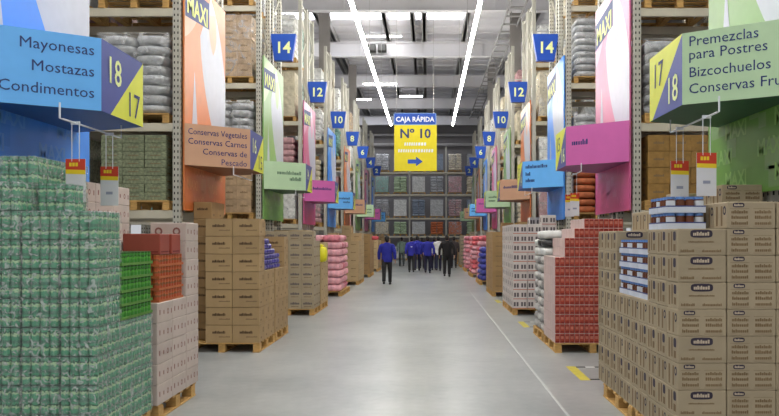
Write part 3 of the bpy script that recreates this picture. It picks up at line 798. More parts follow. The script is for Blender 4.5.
def rack(s, n):
    y0 = 5.3 + 5.0 * (n - 1); x0 = s * 3.3
    lab = '%s tall pallet rack from the camera on the %s, behind a %s banner' % (ORD[n - 1], side(s), colour(s, n))
    t = thing('pallet_rack', lab, 'rack', (x0, y0, 0), group='pallet racks')
    for r0 in (0, 1.2):
        for xx in (0, s * 2.8):
            for q in (.05, .95): link('upright', UP_S if n <= 3 else UP_P, t, (xx, r0 + q, 0))
            link('brace', BRACE, t, (xx, r0, 0))
        for z in LEV:
            for q in (.05, .95): link('beam', BEAM, t, (s * 1.4, r0 + q, z))
    return t

# ---------------------------------------------------------------- rack loads
SCOL = dict(silver='b6b8ba', dark_green='7d8468', cream='c9bfa6', brown='a98f70', tan='94713a', pink='b78f92', grey='a3a5a8', white='d4d4d0', slate='8793a3', rust='b5653f', pale_green='a9bc9a', teal='7aa297')
def smat(c):
    return mat('goods_' + c, SCOL[c], .38 if c in ('silver', 'grey', 'white', 'slate', 'dark_green', 'teal') else .65, .25 if c == 'silver' else 0, .22 if c != 'dark_green' else .5, 9 if c != 'dark_green' else 26, .08, .35, 16)
_lm = {}
def sack_layer(c, w_, h, seed):
    k = ('s', c, w_, h, seed)
    if k not in _lm: _lm[k] = sack_mesh('sack', w_, .96, h, smat(c), seed, wav=.014)
    return _lm[k]
def box_m(c, w_, d, h):
    k = ('b', c, round(w_, 3), round(h, 3))
    if k not in _lm:
        _lm[k] = carton('carton', w_, d, h, [smat(c), M_ink2], [('letters', .25, .45, .75, .6, 1)], [('rect', .2, .3, .6, .45, 1)])
    return _lm[k]
def pile_mesh(c, kind, h):
    k = ('p', c, kind, round(h, 2))
    if k in _lm: return _lm[k]
    mb = MB(); r = random.Random(hash(k) % 1000 if False else len(_lm)); 
    if kind == 'sacks':
        n = max(3, int(h / .17)); q = h / n
        for i in range(n):
            for a in (-1, 1):
                dx = r.uniform(-.02, .02); mb.cbox(a * .235 - .225 + dx, a * .235 + .225 + dx, -.48 + r.uniform(-.02, .02), .48, i * q, (i + 1) * q - .004, min(.05, q * .4), 0)
    else:
        n = max(2, int(h / .27)); q = h / n
        for i in range(n):
            for a in (-1, 0, 1):
                for b in (-1, 0, 1):
                    dx = r.uniform(-.006, .006); mb.cbox(a * .31 - .153 + dx, a * .31 + .153 + dx, b * .32 - .158, b * .32 + .158, i * q, (i + 1) * q - .003, .006, 0)
    me = mb.mesh('goods', [smat(c)])
    _lm[k] = me
    return me
FILM_BIG = {}
def big_film(h):
    k = round(h, 2)
    if k not in FILM_BIG: FILM_BIG[k] = film_mesh(1.02, 1.0, h, 9, WRAPG)
    return FILM_BIG[k]
KIND_WORD = {'sacks': 'stacked bags', 'cartons': 'stacked cartons'}
POUCH = {'dark_green': 'stacked pouches'}
COLW = dict(silver='silvery', dark_green='dark green', cream='cream', brown='brown', tan='ochre-brown', pink='pinkish', grey='grey', white='white', slate='slate-blue', rust='rust-orange', pale_green='pale green', teal='teal-grey')
LEVW = {0: 'at floor level,', 1: 'on lowest beam,', 2: 'on second beam,', 3: 'on third beam,', 4: 'on top beam,'}
def load(x, y, z, h, c, kind, near, film, where, grp):
    lab = 'pallet of %s %s %s' % (COLW[c], POUCH.get(c, KIND_WORD[kind]), where)
    t = thing('pallet_load', lab, 'pallet load', (x, y, z), group=grp)
    link('pallet', PALLET, t).scale = (.92, .93, 1)
    hh = h - PH
    if near:
        if kind == 'sacks':
            n = max(4, round(hh / (.148 if c != 'dark_green' else .095))); q = hh / n
            for i in range(n):
                for a in (-1, 1): link('sack', sack_layer(c, .48, round(q * 1.02, 3), (i * 2 + a) % 4), t, (a * .235 + random.uniform(-.02, .02), random.uniform(-.02, .02), PH + i * q), random.uniform(-.03, .03))
        else:
            n = max(3, round(hh / (.26 if c != 'dark_green' else .118))); q = hh / n
            for i in range(n):
                for a in (-1, 0, 1):
                    for b in (-1, 0, 1): link('carton', box_m(c, .308, .318, q - .003), t, (a * .312 + random.uniform(-.006, .006), b * .322, PH + i * q))
    else: link('goods', pile_mesh(c, kind, hh), t, (0, 0, PH), kind='stuff')
    if film: link('stretch_film', big_film(round(hh + .02, 2)), t, (0, 0, PH))
    return t

SPEC = {  # (side, rack, level index 1-4, position, row) -> colour, kind
    (-1, 2, 2, 0, 0): ('silver', 'sacks', 1.28), (-1, 2, 1, 0, 0): ('dark_green', 'cartons', 1.08), (-1, 2, 3, 0, 0): ('grey', 'sacks', 1.3), (-1, 2, 2, 1, 0): ('silver', 'sacks', 1.2), (-1, 2, 1, 1, 0): ('dark_green', 'cartons', 1.08),
    (1, 2, 2, 0, 0): ('grey', 'sacks', 1.2), (1, 2, 1, 0, 0): ('tan', 'cartons', 1.08), (1, 2, 3, 0, 0): ('silver', 'sacks', 1.25), (1, 2, 2, 1, 0): ('silver', 'sacks', 1.0), (1, 2, 1, 1, 0): ('tan', 'cartons', 1.08),
    (-1, 3, 3, 0, 0): ('brown', 'cartons', 1.45), (-1, 3, 2, 0, 0): ('silver', 'sacks', 1.25), (-1, 3, 1, 0, 0): ('brown', 'cartons', 1.0),
    (1, 3, 3, 0, 0): ('silver', 'sacks', 1.4), (1, 3, 2, 0, 0): ('silver', 'sacks', 1.0), (1, 3, 1, 0, 0): ('rust', 'sacks', 1.05),
    (-1, 4, 3, 0, 0): ('cream', 'cartons', 1.4), (-1, 4, 2, 0, 0): ('pink', 'sacks', 1.2), (1, 4, 3, 0, 0): ('cream', 'cartons', 1.4), (1, 4, 2, 0, 0): ('white', 'cartons', 1.2), (-1, 4, 4, 0, 0): ('white', 'sacks', 1.4)}
POOL = ['cream', 'cream', 'white', 'brown', 'grey', 'pink', 'silver', 'cream', 'white', 'teal']
for n in range(1, 10):
    for s in (-1, 1):
        rack(s, n)
        y0 = 5.3 + 5.0 * (n - 1)
        wrd = '%s %s rack' % (ORD[n - 1], side(s))
        for lv in range(0, 5):
            for row in (0, 1):
                for pos in ((0, 1) if (row == 0 and n in (2, 3, 4)) or (row == 1 and n == 2) else (0,)):
                    if lv == 0 and (row == 1 or n == 1): continue
                    c, kind, h = SPEC.get((s, n, lv, pos, row), (random.choice(POOL), random.choice(['sacks', 'cartons', 'cartons']), random.uniform(.95, 1.35) if lv != 1 else random.uniform(.85, 1.05)))
                    z = 0 if lv == 0 else LEV[lv - 1]
                    near = n in (2, 3) and row == 0 and pos == 0 and lv in (1, 2, 3)
                    film = (random.random() < .5 or c == 'silver') and not (near and c in ('tan', 'dark_green', 'rust'))
                    rw = ('front row' if row == 0 else 'rear row') + (', outer bay' if pos else '')
                    load(s * (3.3 + .62 + pos * 1.28), y0 + .5 + row * 1.2, z, round(h, 2), c, kind, near, film, '%s %s, %s' % (LEVW[lv], wrd, rw), 'pallet loads in the side racks')

# ---------------------------------------------------------------- end rack across the hall
YE = 53.0
t = thing('pallet_rack', 'wide steel pallet rack closing the far end of the main aisle', 'rack', (0, YE, 0), group='pallet racks')
ELEV = [1.8, 3.13, 4.88, 6.5]
for x in (-6.43, -3.73, -1.03, 1.67, 4.37, 7.07):
    for q in (.05, .95): link('upright', UP_P, t, (x, q, 0))
    link('brace', BRACE, t, (x, 0, 0))
for x in (-5.08, -2.38, .32, 3.02, 5.72):
    for z in ELEV:
        for q in (.05, .95): link('beam', BEAM, t, (x, q, z))
ECOL = {4: ['grey', 'grey', 'grey', 'cream', 'slate', 'cream', 'grey', 'slate'], 3: ['slate', 'teal', 'pale_green', 'white', 'grey', 'pink', 'cream', 'pale_green'],
        2: ['slate', 'grey', 'white', 'slate', 'silver', 'pink', 'slate', 'cream'], 1: ['pale_green', 'cream', 'pale_green', 'silver', 'rust', 'rust', 'pale_green', 'cream'],
        0: ['white', 'pale_green', 'white', 'cream', 'pale_green', 'white', 'cream', 'white']}  # floor row in pale tones that stand in for the bright glow there
EX = [-4.4, -3.05, -1.72, -.36, .98, 2.33, 3.68, 5.05]
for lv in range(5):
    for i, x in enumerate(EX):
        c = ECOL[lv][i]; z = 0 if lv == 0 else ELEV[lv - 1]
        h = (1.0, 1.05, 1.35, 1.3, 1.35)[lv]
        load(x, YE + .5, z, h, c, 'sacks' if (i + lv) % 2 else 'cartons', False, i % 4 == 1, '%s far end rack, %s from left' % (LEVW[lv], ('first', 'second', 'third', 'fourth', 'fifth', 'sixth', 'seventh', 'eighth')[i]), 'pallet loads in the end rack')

# ================================================================== BANNERS, AISLE SIGNS, NUMBERS
BC = dict(blue=('3d8ae6', '7aaee8', '4a92ee'), orange=('cf7a46', 'd3a283', 'd0703a'), green=('7ea366', 'a3bd88', '6c9f45'), pink=('c4638f', 'd39aba', 'c4487f'))
SCL = dict(blue='66aff0', orange='c0967a', green='b0cba4', pink='c662a4')
def banner(s, n):
    y0 = 5.3 + 5.0 * (n - 1); c = colour(s, n); a, b, dk = BC[c]
    ma, mbm, md = mat('banner_' + c, a, .3, 0, .05), mat('banner_light_' + c, b, .3, 0, .05), mat('banner_deep_' + c, dk, .3, 0, .08, 2)
    mw = mat('banner_white', 'b4b7c6', .3, 0, .04)
    lab = 'tall %s banner with white swoosh on the %s %s rack end' % (c, ORD[n - 1], side(s))
    t = thing('end_banner', lab, 'banner', (s * 3.2, y0 + 1.1, 2.05), group='rack end banners')
    za, zb = 2.05, 5.55
    m2 = MB(); m2.box(s * 3.2, s * 3.225, y0 + .06, y0 + 2.14, za, zb); pn = part('panel', m2, ma, t)
    xf = s * 3.2 - s * .0015
    def P(u, z, e=0):                                    # u runs left to right as read from the aisle
        return (xf - s * e, y0 + .06 + (u if s < 0 else 1 - u) * 2.08, z)
    def pl(name, pts, m, e=0, lb=None):
        q = MB(); q.poly([P(u, z, e) for u, z in pts]); part(name, q, m, t, label=lb, under=pn)
    def arc(p0, p1, p2, n_=10): return [tuple((1 - k) ** 2 * p0[i] + 2 * k * (1 - k) * p1[i] + k * k * p2[i] for i in (0, 1)) for k in [j_ / n_ for j_ in range(n_ + 1)]]
    pl('print_field', [(0, za), (1, za), (1, 3.05), (0, 3.05)], md)
    pl('print_swoosh', [(0, 4.55)] + arc((0, 4.55), (.25, 4.75), (.5, 5.55))[1:] + [(0, 5.55)], mbm)
    pl('print_petal', arc((.34, 4.75), (.38, 3.9), (.8, 3.05)) + [(1, 3.05), (1, 4.3)] + arc((1, 4.3), (.85, 5.2), (.6, 5.5))[1:], mw)
    pl('print_spike', [(.14, 3.06), (.3, 3.06), (.21, 4.15)], mw, .001)
    pl('print_drop', arc((.52, 5.2), (.56, 4.75), (.66, 4.62)) + arc((.66, 4.62), (.8, 4.85), (.72, 5.3))[1:], mbm, .001)
    pl('label_plate', [(0.01, 4.86), (.56, 4.98), (.56, 5.4), (.01, 5.3)], M_navy, .002)
    rt = Vector((0, 1, 0)) if s < 0 else Vector((0, -1, 0)); up = Vector((0, 0, 1))
    q = MB(); add_text(q, 'MAXI', .4, P(.04, 4.94, .0035), rt + up * .05, up, 'LEFT', 0, .008, 1.05)
    part('lettering', q, mat('maxi_lettering', 'cfd66a', .4), t, under=pn)
    if n <= 3:
        for i in range(4):
            for j_ in range(2):
                q = MB(); add_text(q, 'MAXI', .2, P((.05 if i % 2 else .2) + j_ * .48, 2.14 + i * .23, .0025), rt, up, 'LEFT', 0, .006)
                part('watermark_lettering', q, mat('watermark_' + c, {'blue': '5f9de8', 'orange': 'd98a58', 'green': '8cba66', 'pink': 'cf5f93'}[c], .35), t, under=pn)
    r_ = random.Random(n)
    if n <= 4:
        for i in range(9):
            q = MB(); u, z, d = r_.uniform(.02, .82), r_.uniform(2.08, 2.75), r_.uniform(.06, .14); q.poly([P(u, z, .0012), P(u + d, z, .0012), P(u + d, z + d * 1.9, .0012), P(u, z + d * 1.9, .0012)])
            part('print_square', q, ma, t, under=pn)

TXT = {(-1, 1): ['Mayonesas', 'Mostazas', 'Condimentos'], (-1, 2): ['Conservas Vegetales', 'Conservas Carnes', 'Conservas de', 'Pescado'], (1, 1): ['Premezclas', 'para Postres', 'Bizcochuelos', 'Conservas Frutas']}
ZB, ZT = 2.70, 3.30
def aisle_sign(s, n):
    y0 = 5.95 + 5.0 * (n - 1); c = colour(s, n); L_ = .87
    ZB, ZT = (2.70, 3.30) if s < 0 else (2.75, 3.34)
    xi, xo, slant = 2.4, 3.19, (.5 if n == 1 else .62)
    if n <= 2: lab = '%s box-shaped aisle sign numbered %d and %d on the %s' % (c, 20 - 2 * n, 19 - 2 * n, side(s))
    else: lab = '%s box-shaped aisle sign on the %s rack end on the %s' % (c, ORD[n - 1], side(s))
    t = thing('aisle_sign', lab, 'sign', (s * xo, y0, ZB), group='box aisle signs')
    mf = mat('aisle_sign_' + c, SCL[c], .4, 0, .03); mshade = mat('aisle_sign_under_shade_' + c, dict(blue='24589c', orange='8a5f42', green='2f5a45', pink='8a4478')[c], .5, 0, .05)  # underside colour darkened to paint in the shade below the sign
    A, B, C_, D = (s * xi, y0), (s * xo, y0 - slant), (s * xo, y0 + L_ + slant * .7), (s * xi, y0 + L_)
    m2 = MB(); m2.poly([(*A, ZB), (*B, ZB), (*B, ZT), (*A, ZT)]); m2.poly([(*C_, ZB), (*D, ZB), (*D, ZT), (*C_, ZT)]); m2.poly([(*A, ZT), (*B, ZT), (*C_, ZT), (*D, ZT)]); m2.poly([(*B, ZB), (*C_, ZB), (*C_, ZT), (*B, ZT)])
    fp = part('front_panel', m2, mf, t)
    m2 = MB(); m2.poly([(*A, ZB), (*B, ZB), (*C_, ZB), (*D, ZB)]); part('underside', m2, mshade, t)
    xs = s * xi
    # aisle-facing end: diagonal blue / yellow split with the two aisle numbers
    u0 = y0 + L_ * .2
    if s < 0: blue = [(y0, ZT), (y0 + L_, ZT), (u0, ZB), (y0, ZB)]; yel = [(y0 + L_, ZT), (y0 + L_, ZB), (u0, ZB)]
    else: blue = [(y0, ZT), (y0 + L_ * .9, ZB), (y0, ZB)]; yel = [(y0, ZT), (y0 + L_, ZT), (y0 + L_, ZB), (y0 + L_ * .9, ZB)]
    for nm, pts, m in (('number_panel', blue, M_sidblue), ('number_panel', yel, M_yel)):
        q = MB(); q.poly([(xs, a, z) for a, z in pts]); part(nm, q, m, t)
    rt = Vector((0, 1, 0)) if s < 0 else Vector((0, -1, 0)); up = Vector((0, 0, 1)); xt = xs - s * .004
    a_, b_ = str(20 - 2 * n), str(19 - 2 * n)
    q = MB(); add_text(q, a_, .32, (xt, y0 + .24 if s < 0 else y0 + .24, ZT - .33 if s < 0 else ZB + .07), rt, up, 'CENTER', 0, .003, .95); part('numeral', q, M_numtxt, t)
    q = MB(); add_text(q, b_, .32, (xt, y0 + .64 if s < 0 else y0 + .62, ZB + .05 if s < 0 else ZT - .31), rt, up, 'CENTER', 0, .0, .95); part('numeral', q, M_navy, t)
    # front lettering
    d = Vector((B[0] - A[0], B[1] - A[1], 0)); W_ = d.length; d.normalize()
    nrm = Vector((d.y, -d.x, 0)); 
    if nrm.y > 0: nrm = -nrm
    rt = d if s > 0 else -d
    def F_(u, z): return Vector((A[0], A[1], z)) + d * u + nrm * .003
    lines = TXT.get((s, n)); ML = M_navy if c != 'green' or n == 1 else mat('lettering_green', '4c6b55', .5)
    if lines:
        sz = {3: .125, 4: .135}[len(lines)]
        if (s, n) == (-1, 2): sz = .125
        if (s, n) == (1, 1): sz = .118
        zs = [ZT - .15 - i * (.175 if len(lines) == 3 else .14) for i in range(len(lines))]
        if (s, n) == (1, 1): zs = [ZT - .115, ZT - .225, ZT - .37, ZT - .505]
        for ln, z in zip(lines, zs):
            width = max(v[0] for v in text_polys(ln, sz)[0]); fx = min(1.0, (W_ - .1) / width)
            q = MB(); add_text(q, ln, sz, F_(.05, z), rt, up, 'LEFT' if s > 0 else 'RIGHT', 0, 0, fx); part('lettering', q, ML, t, under=fp)
    else:
        r_ = random.Random(n * 3 + s)                     # lines too small to read in the photograph
        rows = {(1, 2): [(.1, .34, ZB + .3)], (1, 3): [(.08, .6, ZT - .16), (.08, .2, ZT - .32), (.08, .3, ZT - .46)]}.get((s, n), [(.12, .7, ZB + .33)] + ([(.12, .4, ZB + .2)] if n % 2 else []))
        for u0_, u1_, z in rows:
            u = u0_; q = MB()
            while u < u1_:
                lw = r_.uniform(.015, .03); hh = .055 if r_.random() < .7 else .08
                q.poly([F_(u, z), F_(u + lw, z), F_(u + lw, z + hh), F_(u, z + hh)]); u += lw + .01
            part('lettering', q, ML, t, under=fp)
    # white wire frame hanging under the sign
    if n <= 3:
        xw = s * 2.555; ya, yb_ = y0 - .42, y0 + .75; zl = ZB - .12
        wf = thing('wire_frame', 'thin white wire frame hanging under the %s %s aisle sign' % (side(s), c), 'wire frame', (xw, ya, ZB), group='wire frames under signs')
        m2 = MB(); m2.tube([(xw, ya + .05, ZB), *[(xw, ya + .05 + (yb_ - ya - .05) * g / 24, zl) for g in range(25)], (xw, yb_, ZB)], .008, 6); part('wire', m2, M_wire, wf)
        if n == 1 or (n == 2 and s > 0):
            for i, yy in enumerate((y0 - .12, y0 + .5)):
                if n == 2: yy = y0 + .1 + i * .4
                price_tag(xw, yy, zl, s, c, i, n)

M_tagr, M_tagy, M_tagw = mat('tag_red', 'c23a1e', .5, 0, .05), mat('tag_yellow', 'e2c522', .5, 0, .05), mat('tag_white', 'cfcfd4', .5, 0, .04)
def price_tag(x, y, zl, s, c, i, n):
    t = thing('price_tag', 'red-topped white price tag hanging below the %s %s sign, %s one' % (side(s), c, ('nearer', 'farther')[i]), 'price tag', (x, y, zl - .66), group='hanging price tags')
    zt_, zb_ = zl - .29, zl - .64; wd = .08 if n == 1 else .07
    for dx in (-.03, .03):
        m2 = MB(); m2.tube([(x + dx, y + .001, zt_ - .02), (x + dx, y, zl)], .0035, 5); part('string', m2, M_wire, t)
    m2 = MB(); m2.box(x - .035, x + .035, y - .008, y + .008, zl - .012, zl + .014); part('clip', m2, M_wire, t)
    m2 = MB(); m2.cbox(x - wd, x + wd, y, y + .006, zb_, zt_, .001); cd_ = part('card', m2, M_tagw, t)
    m2 = MB(); m2.poly([(x - wd, y - .001, zt_ - .1), (x + wd, y - .001, zt_ - .115), (x + wd, y - .001, zt_), (x - wd, y - .001, zt_)]); part('header', m2, M_tagr, t, under=cd_)
    m2 = MB(); m2.poly([(x - wd, y - .0015, zt_ - .12), (x + wd, y - .0015, zt_ - .125), (x + wd, y - .0015, zt_ - .09), (x - wd, y - .0015, zt_ - .085)]); part('stripe', m2, M_tagy, t, under=cd_)
    m2 = MB()
    for k in range(3): m2.poly([(x - .05 + k * .025, y - .002, zt_ - .06), (x - .03 + k * .025, y - .002, zt_ - .06), (x - .03 + k * .025, y - .002, zt_ - .03), (x - .05 + k * .025, y - .002, zt_ - .03)])
    part('header_print', m2, M_tagy, t, under=cd_); m2 = MB()
    m2.poly([(x - .03, y - .002, zb_ + .1), (x + .03, y - .002, zb_ + .1), (x + .03, y - .002, zb_ + .125), (x - .03, y - .002, zb_ + .125)])
    part('price_print', m2, mat('tag_grey_print', '8f93a8', .6), t, under=cd_)

def number_sign(s, n):
    num = 20 - 2 * n; yc = 6.4 + 5.0 * (n - 1); xc = s * 2.98; zc_ = 5.98
    t = thing('number_sign', 'blue hanging number %d sign on the %s %s rack' % (num, ORD[n - 1], side(s)), 'sign', (xc, yc, zc_ - .3), group='blue number signs')
    m2 = MB(); tw, bw, h2, d = .29, .2, .3, .07
    fr = [(xc - tw, zc_ + h2), (xc - bw, zc_ - h2), (xc + bw, zc_ - h2), (xc + tw, zc_ + h2)]
    f0 = [(a, yc - d, z) for a, z in fr]; f1 = [(a, yc + d, z) for a, z in fr]
    m2.poly(f0); m2.poly(f1[::-1])
    for i in range(4): m2.poly([f0[i], f1[i], f1[(i + 1) % 4], f0[(i + 1) % 4]][::-1])
    part('board', m2, M_blue, t)
    q = MB(); add_text(q, str(num), .36, (xc, yc - d - .004, zc_ - .13), Vector((1, 0, 0)), Vector((0, 0, 1)), 'CENTER', 0, .008); part('numeral', q, M_numtxt, t)
    q = MB()
    for dx in (-.2, .2): q.tube([(xc + dx, yc, zc_ + h2), (xc + dx, yc, zc_ + h2 + .08)], .012, 5)
    q.tube([(xc - .2, yc, zc_ + h2 + .08), (s * 3.3, yc, zc_ + h2 + .08)], .014, 5) if s > 0 else q.tube([(xc + .2, yc, zc_ + h2 + .08), (s * 3.3, yc, zc_ + h2 + .08)], .014, 5)
    part('bracket', q, M_pipe, t)

for n in range(1, 10):
    for s in (-1, 1):
        banner(s, n); aisle_sign(s, n)
        if n >= 3: number_sign(s, n)

# ---------------------------------------------------------------- central hanging sign
YS = 28.0
def px(xp, yp, y=YS): return (CX + (xp - 427.5) * y / F, CZ + (238 - yp) * y / F)
xa, zt1 = px(394, 113); xb, zb1 = px(436, 125); _, zb2 = px(0, 171)
t = thing('hanging_sign', 'yellow and blue hanging sign for express checkout number 10', 'sign', ((xa + xb) / 2, YS, zb2))
M_sy = mat('sign_bright_yellow', 'ecd918', .4, 0, .03); M_sw = mat('sign_white', 'eceef2', .4, 0, .02)
m2 = MB(); m2.box(xa - .01, xb + .01, YS, YS + .03, zb1, zt1); part('header_panel', m2, M_blue, t)
m2 = MB(); m2.box(xa + .01, xb + .03, YS, YS + .03, zb2, zb1); part('panel', m2, M_sy, t)
m2 = MB()
for (a, b, c_, d_) in ((xa - .01, xb + .01, zt1 - .02, zt1), (xa - .01, xb + .01, zb1, zb1 + .02), (xa - .01, xa + .015, zb1, zt1), (xb - .015, xb + .01, zb1, zt1)): m2.box(a, b, YS - .004, YS, c_, d_)
part('border', m2, mat('sign_pale_blue', '8fb0e6', .4), t)
R_, U_ = Vector((1, 0, 0)), Vector((0, 0, 1)); xm = (xa + xb) / 2
q = MB(); add_text(q, 'CAJA RÁPIDA', .27, (xm, YS - .006, zb1 + .13), R_, U_, 'CENTER', 0, .006, .92); part('lettering', q, M_sw, t)
q = MB(); add_text(q, 'Nº 10', .5, (xm + .01, YS - .006, zb1 - .5), R_, U_, 'CENTER', 0, .012, 1.0); part('lettering', q, M_navy, t)
rr = random.Random(4)
for z, w_ in ((zb1 - .8, .42), (zb1 - 1.06, .66)):
    u = -w_; q = MB()
    while u < w_:
        lw = rr.uniform(.05, .09); q.poly([(xm + u, YS - .006, z), (xm + u + lw, YS - .006, z), (xm + u + lw * 1.1, YS - .006, z + .12), (xm + u + .02, YS - .006, z + .12)]); u += lw + .03
    part('lettering', q, M_sw, t, label='white script line')
q = MB(); zc = zb1 - 1.42
q.poly([(xm - .28, YS - .006, zc - .08), (xm + .04, YS - .006, zc - .08), (xm + .04, YS - .006, zc + .08), (xm - .28, YS - .006, zc + .08)])
q.poly([(xm + .04, YS - .006, zc - .19), (xm + .3, YS - .006, zc), (xm + .04, YS - .006, zc + .19)]); part('arrow', q, M_blue, t)
q = MB()
for x in (xa + .1, xb - .1): q.tube([(x, YS + .015, zt1), (x, YS + .015, 10.98)], .008, 5)
part('hanger', q, M_pipe, t)

# ================================================================== PEOPLE
def remeshed(mb, vox, name):
    me = mb.mesh(name, []); o = bpy.data.objects.new('tmp', me); COL.objects.link(o)
    r = o.modifiers.new('r', 'REMESH'); r.mode = 'VOXEL'; r.voxel_size = vox
    sm = o.modifiers.new('s', 'SMOOTH'); sm.factor = .5; sm.iterations = 3
    dg = bpy.context.evaluated_depsgraph_get()
    res = bpy.data.meshes.new_from_object(o.evaluated_get(dg)); res.name = name
    bpy.data.objects.remove(o)
    res.polygons.foreach_set('use_smooth', [True] * len(res.polygons))
    return res
def person_meshes(stride, armo):
    """facing +y, 1.72 m tall; stride = how far the left foot leads"""
    hip, kn, an, sh, el, wr = {}, {}, {}, {}, {}, {}
    for sg in (-1, 1):
        f = stride * sg
        hip[sg] = Vector((sg * .09, 0, .9)); kn[sg] = Vector((sg * .1, f * .55 + .02, .49)); an[sg] = Vector((sg * .1, f - (.0 if f > 0 else .02), .09 + (.03 if f < 0 else 0)))
        sh[sg] = Vector((sg * .185, -.01, 1.40)); el[sg] = Vector((sg * (.25 + armo), -f * .35 - .03, 1.12)); wr[sg] = Vector((sg * (.26 + armo), -f * .8 + .05, .88))
    B = MB()
    B.loft([((0, 0, .82), .13, .09), ((0, 0, .92), .165, .11), ((0, 0, 1.05), .14, .095), ((0, 0, 1.2), .165, .105), ((0, 0, 1.34), .18, .1), ((0, -.01, 1.43), .12, .075), ((0, -.005, 1.47), .06, .058), ((0, .01, 1.54), .054, .056)], 16)
    B.ell((0, .02, 1.605), .076, .096, .115)
    B.ell((0, .118, 1.59), .013, .022, .024, 8, 6); B.ell((0, .09, 1.535), .03, .03, .03, 8, 6)
    for sg in (-1, 1):
        B.ell((sg * .079, .01, 1.6), .012, .02, .032, 8, 6)
        B.loft([(hip[sg] + Vector((0, 0, .03)), .088, .095), ((hip[sg] * .5 + kn[sg] * .5), .072, .078), (kn[sg], .052, .058), (kn[sg] * .6 + an[sg] * .4 + Vector((0, -.012, 0)), .05, .056), (an[sg], .036, .04)], 12)
        B.loft([(an[sg] + Vector((0, -.05, -.05)), .035, .035), (an[sg] + Vector((0, .04, -.055)), .042, .03), (an[sg] + Vector((0, .15, -.068)), .035, .018)], 10)
        B.loft([(sh[sg] + Vector((-sg * .03, 0, 0)), .055, .06), (sh[sg] + Vector((sg * .02, 0, -.05)), .052, .052), (el[sg], .04, .042), (el[sg] * .6 + wr[sg] * .4, .038, .04), (wr[sg], .027, .03)], 12)
        dn = (wr[sg] - el[sg]).normalized()
        pc = wr[sg] + dn * .05
        B.loft([(wr[sg], .026, .028), (pc, .018, .04), (wr[sg] + dn * .095, .016, .04)], 10)
        for i, fl in enumerate((.07, .08, .075, .06)):
            b0 = wr[sg] + dn * .085 + Vector((0, .03 - i * .02, 0)); b1 = b0 + dn * fl * .55 + Vector((-sg * .008, 0, 0)); b2 = b0 + dn * fl * .9 + Vector((-sg * .028, 0, 0))
            B.tube([b0, b1, b2], [.0095, .009, .008], 8)
        b0 = wr[sg] + dn * .03 + Vector((0, .03, 0)); B.tube([b0, b0 + dn * .035 + Vector((-sg * .01, .03, 0)), b0 + dn * .07 + Vector((-sg * .018, .036, 0))], [.013, .0105, .009], 8)
    body = remeshed(B, .0085, 'person')
    J = MB()
    J.loft([((0, 0, .80), .185, .13), ((0, 0, .9), .195, .14), ((0, 0, 1.05), .185, .135), ((0, 0, 1.22), .205, .14), ((0, 0, 1.36), .21, .13), ((0, -.01, 1.44), .14, .1), ((0, -.005, 1.485), .075, .075)], 18)
    for sg in (-1, 1):
        J.loft([(sh[sg] + Vector((-sg * .05, 0, .0)), .07, .08), (sh[sg] + Vector((sg * .015, 0, -.04)), .075, .078), (el[sg] * .5 + sh[sg] * .5 + Vector((sg * .01, 0, 0)), .068, .07), (el[sg], .06, .062), (wr[sg] * .5 + el[sg] * .5, .056, .058), (wr[sg] + Vector((0, 0, .015)), .045, .047)], 14)
    jacket = remeshed(J, .013, 'jacket')
    T = MB()
    T.loft([((0, 0, .8), .15, .105), ((0, 0, .9), .175, .12), ((0, 0, 1.0), .165, .112)], 16)
    for sg in (-1, 1):
        T.loft([(hip[sg] + Vector((0, 0, .02)), .1, .112), (hip[sg] * .5 + kn[sg] * .5, .088, .095), (kn[sg], .072, .077), (kn[sg] * .4 + an[sg] * .6, .066, .07), (an[sg] + Vector((0, 0, .0)), .062, .068)], 14)
    trousers = remeshed(T, .012, 'trousers')
    S = {}
    for sg in (-1, 1):
        q = MB(); a = an[sg]
        q.loft([(a + Vector((0, -.085, -.055)), .03, .028), (a + Vector((0, -.06, -.045)), .042, .045), (a + Vector((0, .03, -.045)), .048, .045), (a + Vector((0, .12, -.062)), .05, .028), (a + Vector((0, .175, -.07)), .036, .018)], 12)
        S[sg] = q.mesh('shoe', [], True)
    H = MB(); H.ell((0, .0, 1.625), .085, .1, .108); H.ell((0, -.03, 1.58), .078, .075, .09)
    hair = remeshed(H, .012, 'hair')
    E = MB(); E.ell((0, 0, 0), .012, .008, .008, 8, 6); eye = E.mesh('eye', [], True)
    return dict(body=body, jacket=jacket, trousers=trousers, shoes=S, hair=hair, eye=eye)
PM = [person_meshes(.13, .03), person_meshes(-.16, .01), person_meshes(.05, .05)]
M_skin = mat('skin', 'b98a6c', .55, 0, .05); M_hair = mat('hair_black', '1d1a19', .6, 0, .15, 30); M_eye = mat('eye_dark', '221a16', .2); M_shoe = mat('shoe_black', '1c1b1c', .4)
def cloth(n, c): return mat('cloth_' + n, c, .85, 0, .15, 8, 0, .3, 30)
def wear(o, m):
    if not o.data.materials: o.data.materials.append(None)
    o.material_slots[0].link = 'OBJECT'; o.material_slots[0].material = m
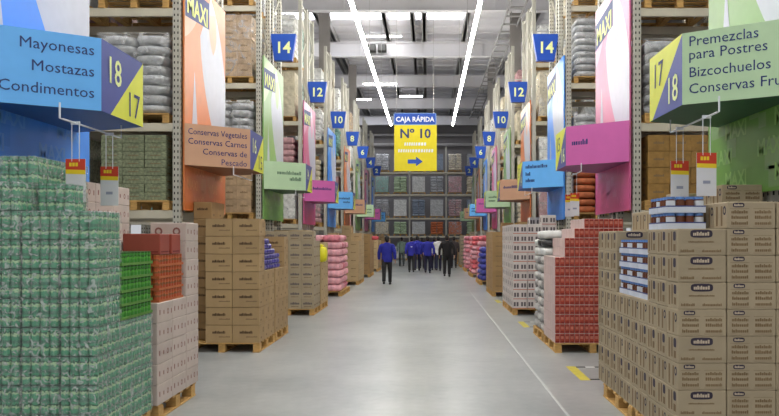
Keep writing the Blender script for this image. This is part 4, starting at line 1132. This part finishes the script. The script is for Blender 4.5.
def person(x, y, v, rz, jc, tc, label, scale=1.0, extra=None):
    p = PM[v]; r = link('person', p['body'], None, (x, y, .006), rz, label, 'person', 'people walking in the aisle'); r.scale = (scale,) * 3; wear(r, M_skin)
    for nm, m in (('jacket', cloth(*jc)), ('trousers', cloth(*tc)), ('hair', M_hair)): wear(link(nm, p[nm], r), m)
    for sg in (-1, 1): wear(link('shoe', p['shoes'][sg], r), M_shoe); wear(link('eye', p['eye'], r, (sg * .031, .108, 1.613)), M_eye)
    return r
BLUE = ('royal_blue', '2a2f96'); BLUE2 = ('blue', '30309a'); DK = ('charcoal', '2b2a2c'); NAVY = ('navy', '23233c')
p1 = person(-1.13, 25.3, 0, 0, BLUE, DK, 'person in a royal blue jacket walking alone on the left, seen from behind')
person(-1.2, 41.8, 1, .1, ('grey_green', '6f8379'), ('grey', '4a5355'), 'person in grey-green walking farthest down the aisle on the left', .98)
p3 = person(-.47, 34.3, 1, 0, BLUE2, DK, 'person in a blue jacket with a small white mark on the back', .99)
m2 = MB(); m2.poly([(-.035, -.1505, 1.22), (.045, -.1505, 1.22), (.05, -.1505, 1.26), (-.03, -.1505, 1.26)]); link('back_emblem', m2.mesh('back_emblem', mat('emblem_white', 'd5d6e6', .6)), [c_ for c_ in p3.children if c_.name.startswith('jacket')][0])
person(-.22, 36.2, 0, .05, BLUE, NAVY, 'person in blue half hidden between two other blue jackets', 1.02)
person(.30, 33.7, 2, 0, BLUE, NAVY, 'person in a blue jacket at the centre of the group', 1.0)
person(.62, 36.5, 1, -.1, BLUE2, NAVY, 'person in blue just left of the white shirt', .98)
person(.84, 36.0, 0, .08, ('white_shirt', 'd0cfcc'), NAVY, 'person in a white top left of the black jacket', 1.0)
person(1.12, 30.5, 2, 0, ('black', '1d1c1e'), ('black_trousers', '232224'), 'person in a black jacket at the right of the group', 1.03)
person(1.72, 39.0, 1, 0, ('brown_grey', '4b4240'), DK, 'person in dark brown behind the black jacket', 1.0)
person(.0, 38.5, 2, .1, ('dark_navy', '2a2b45'), DK, 'person in dark navy behind the blue jackets', .97)
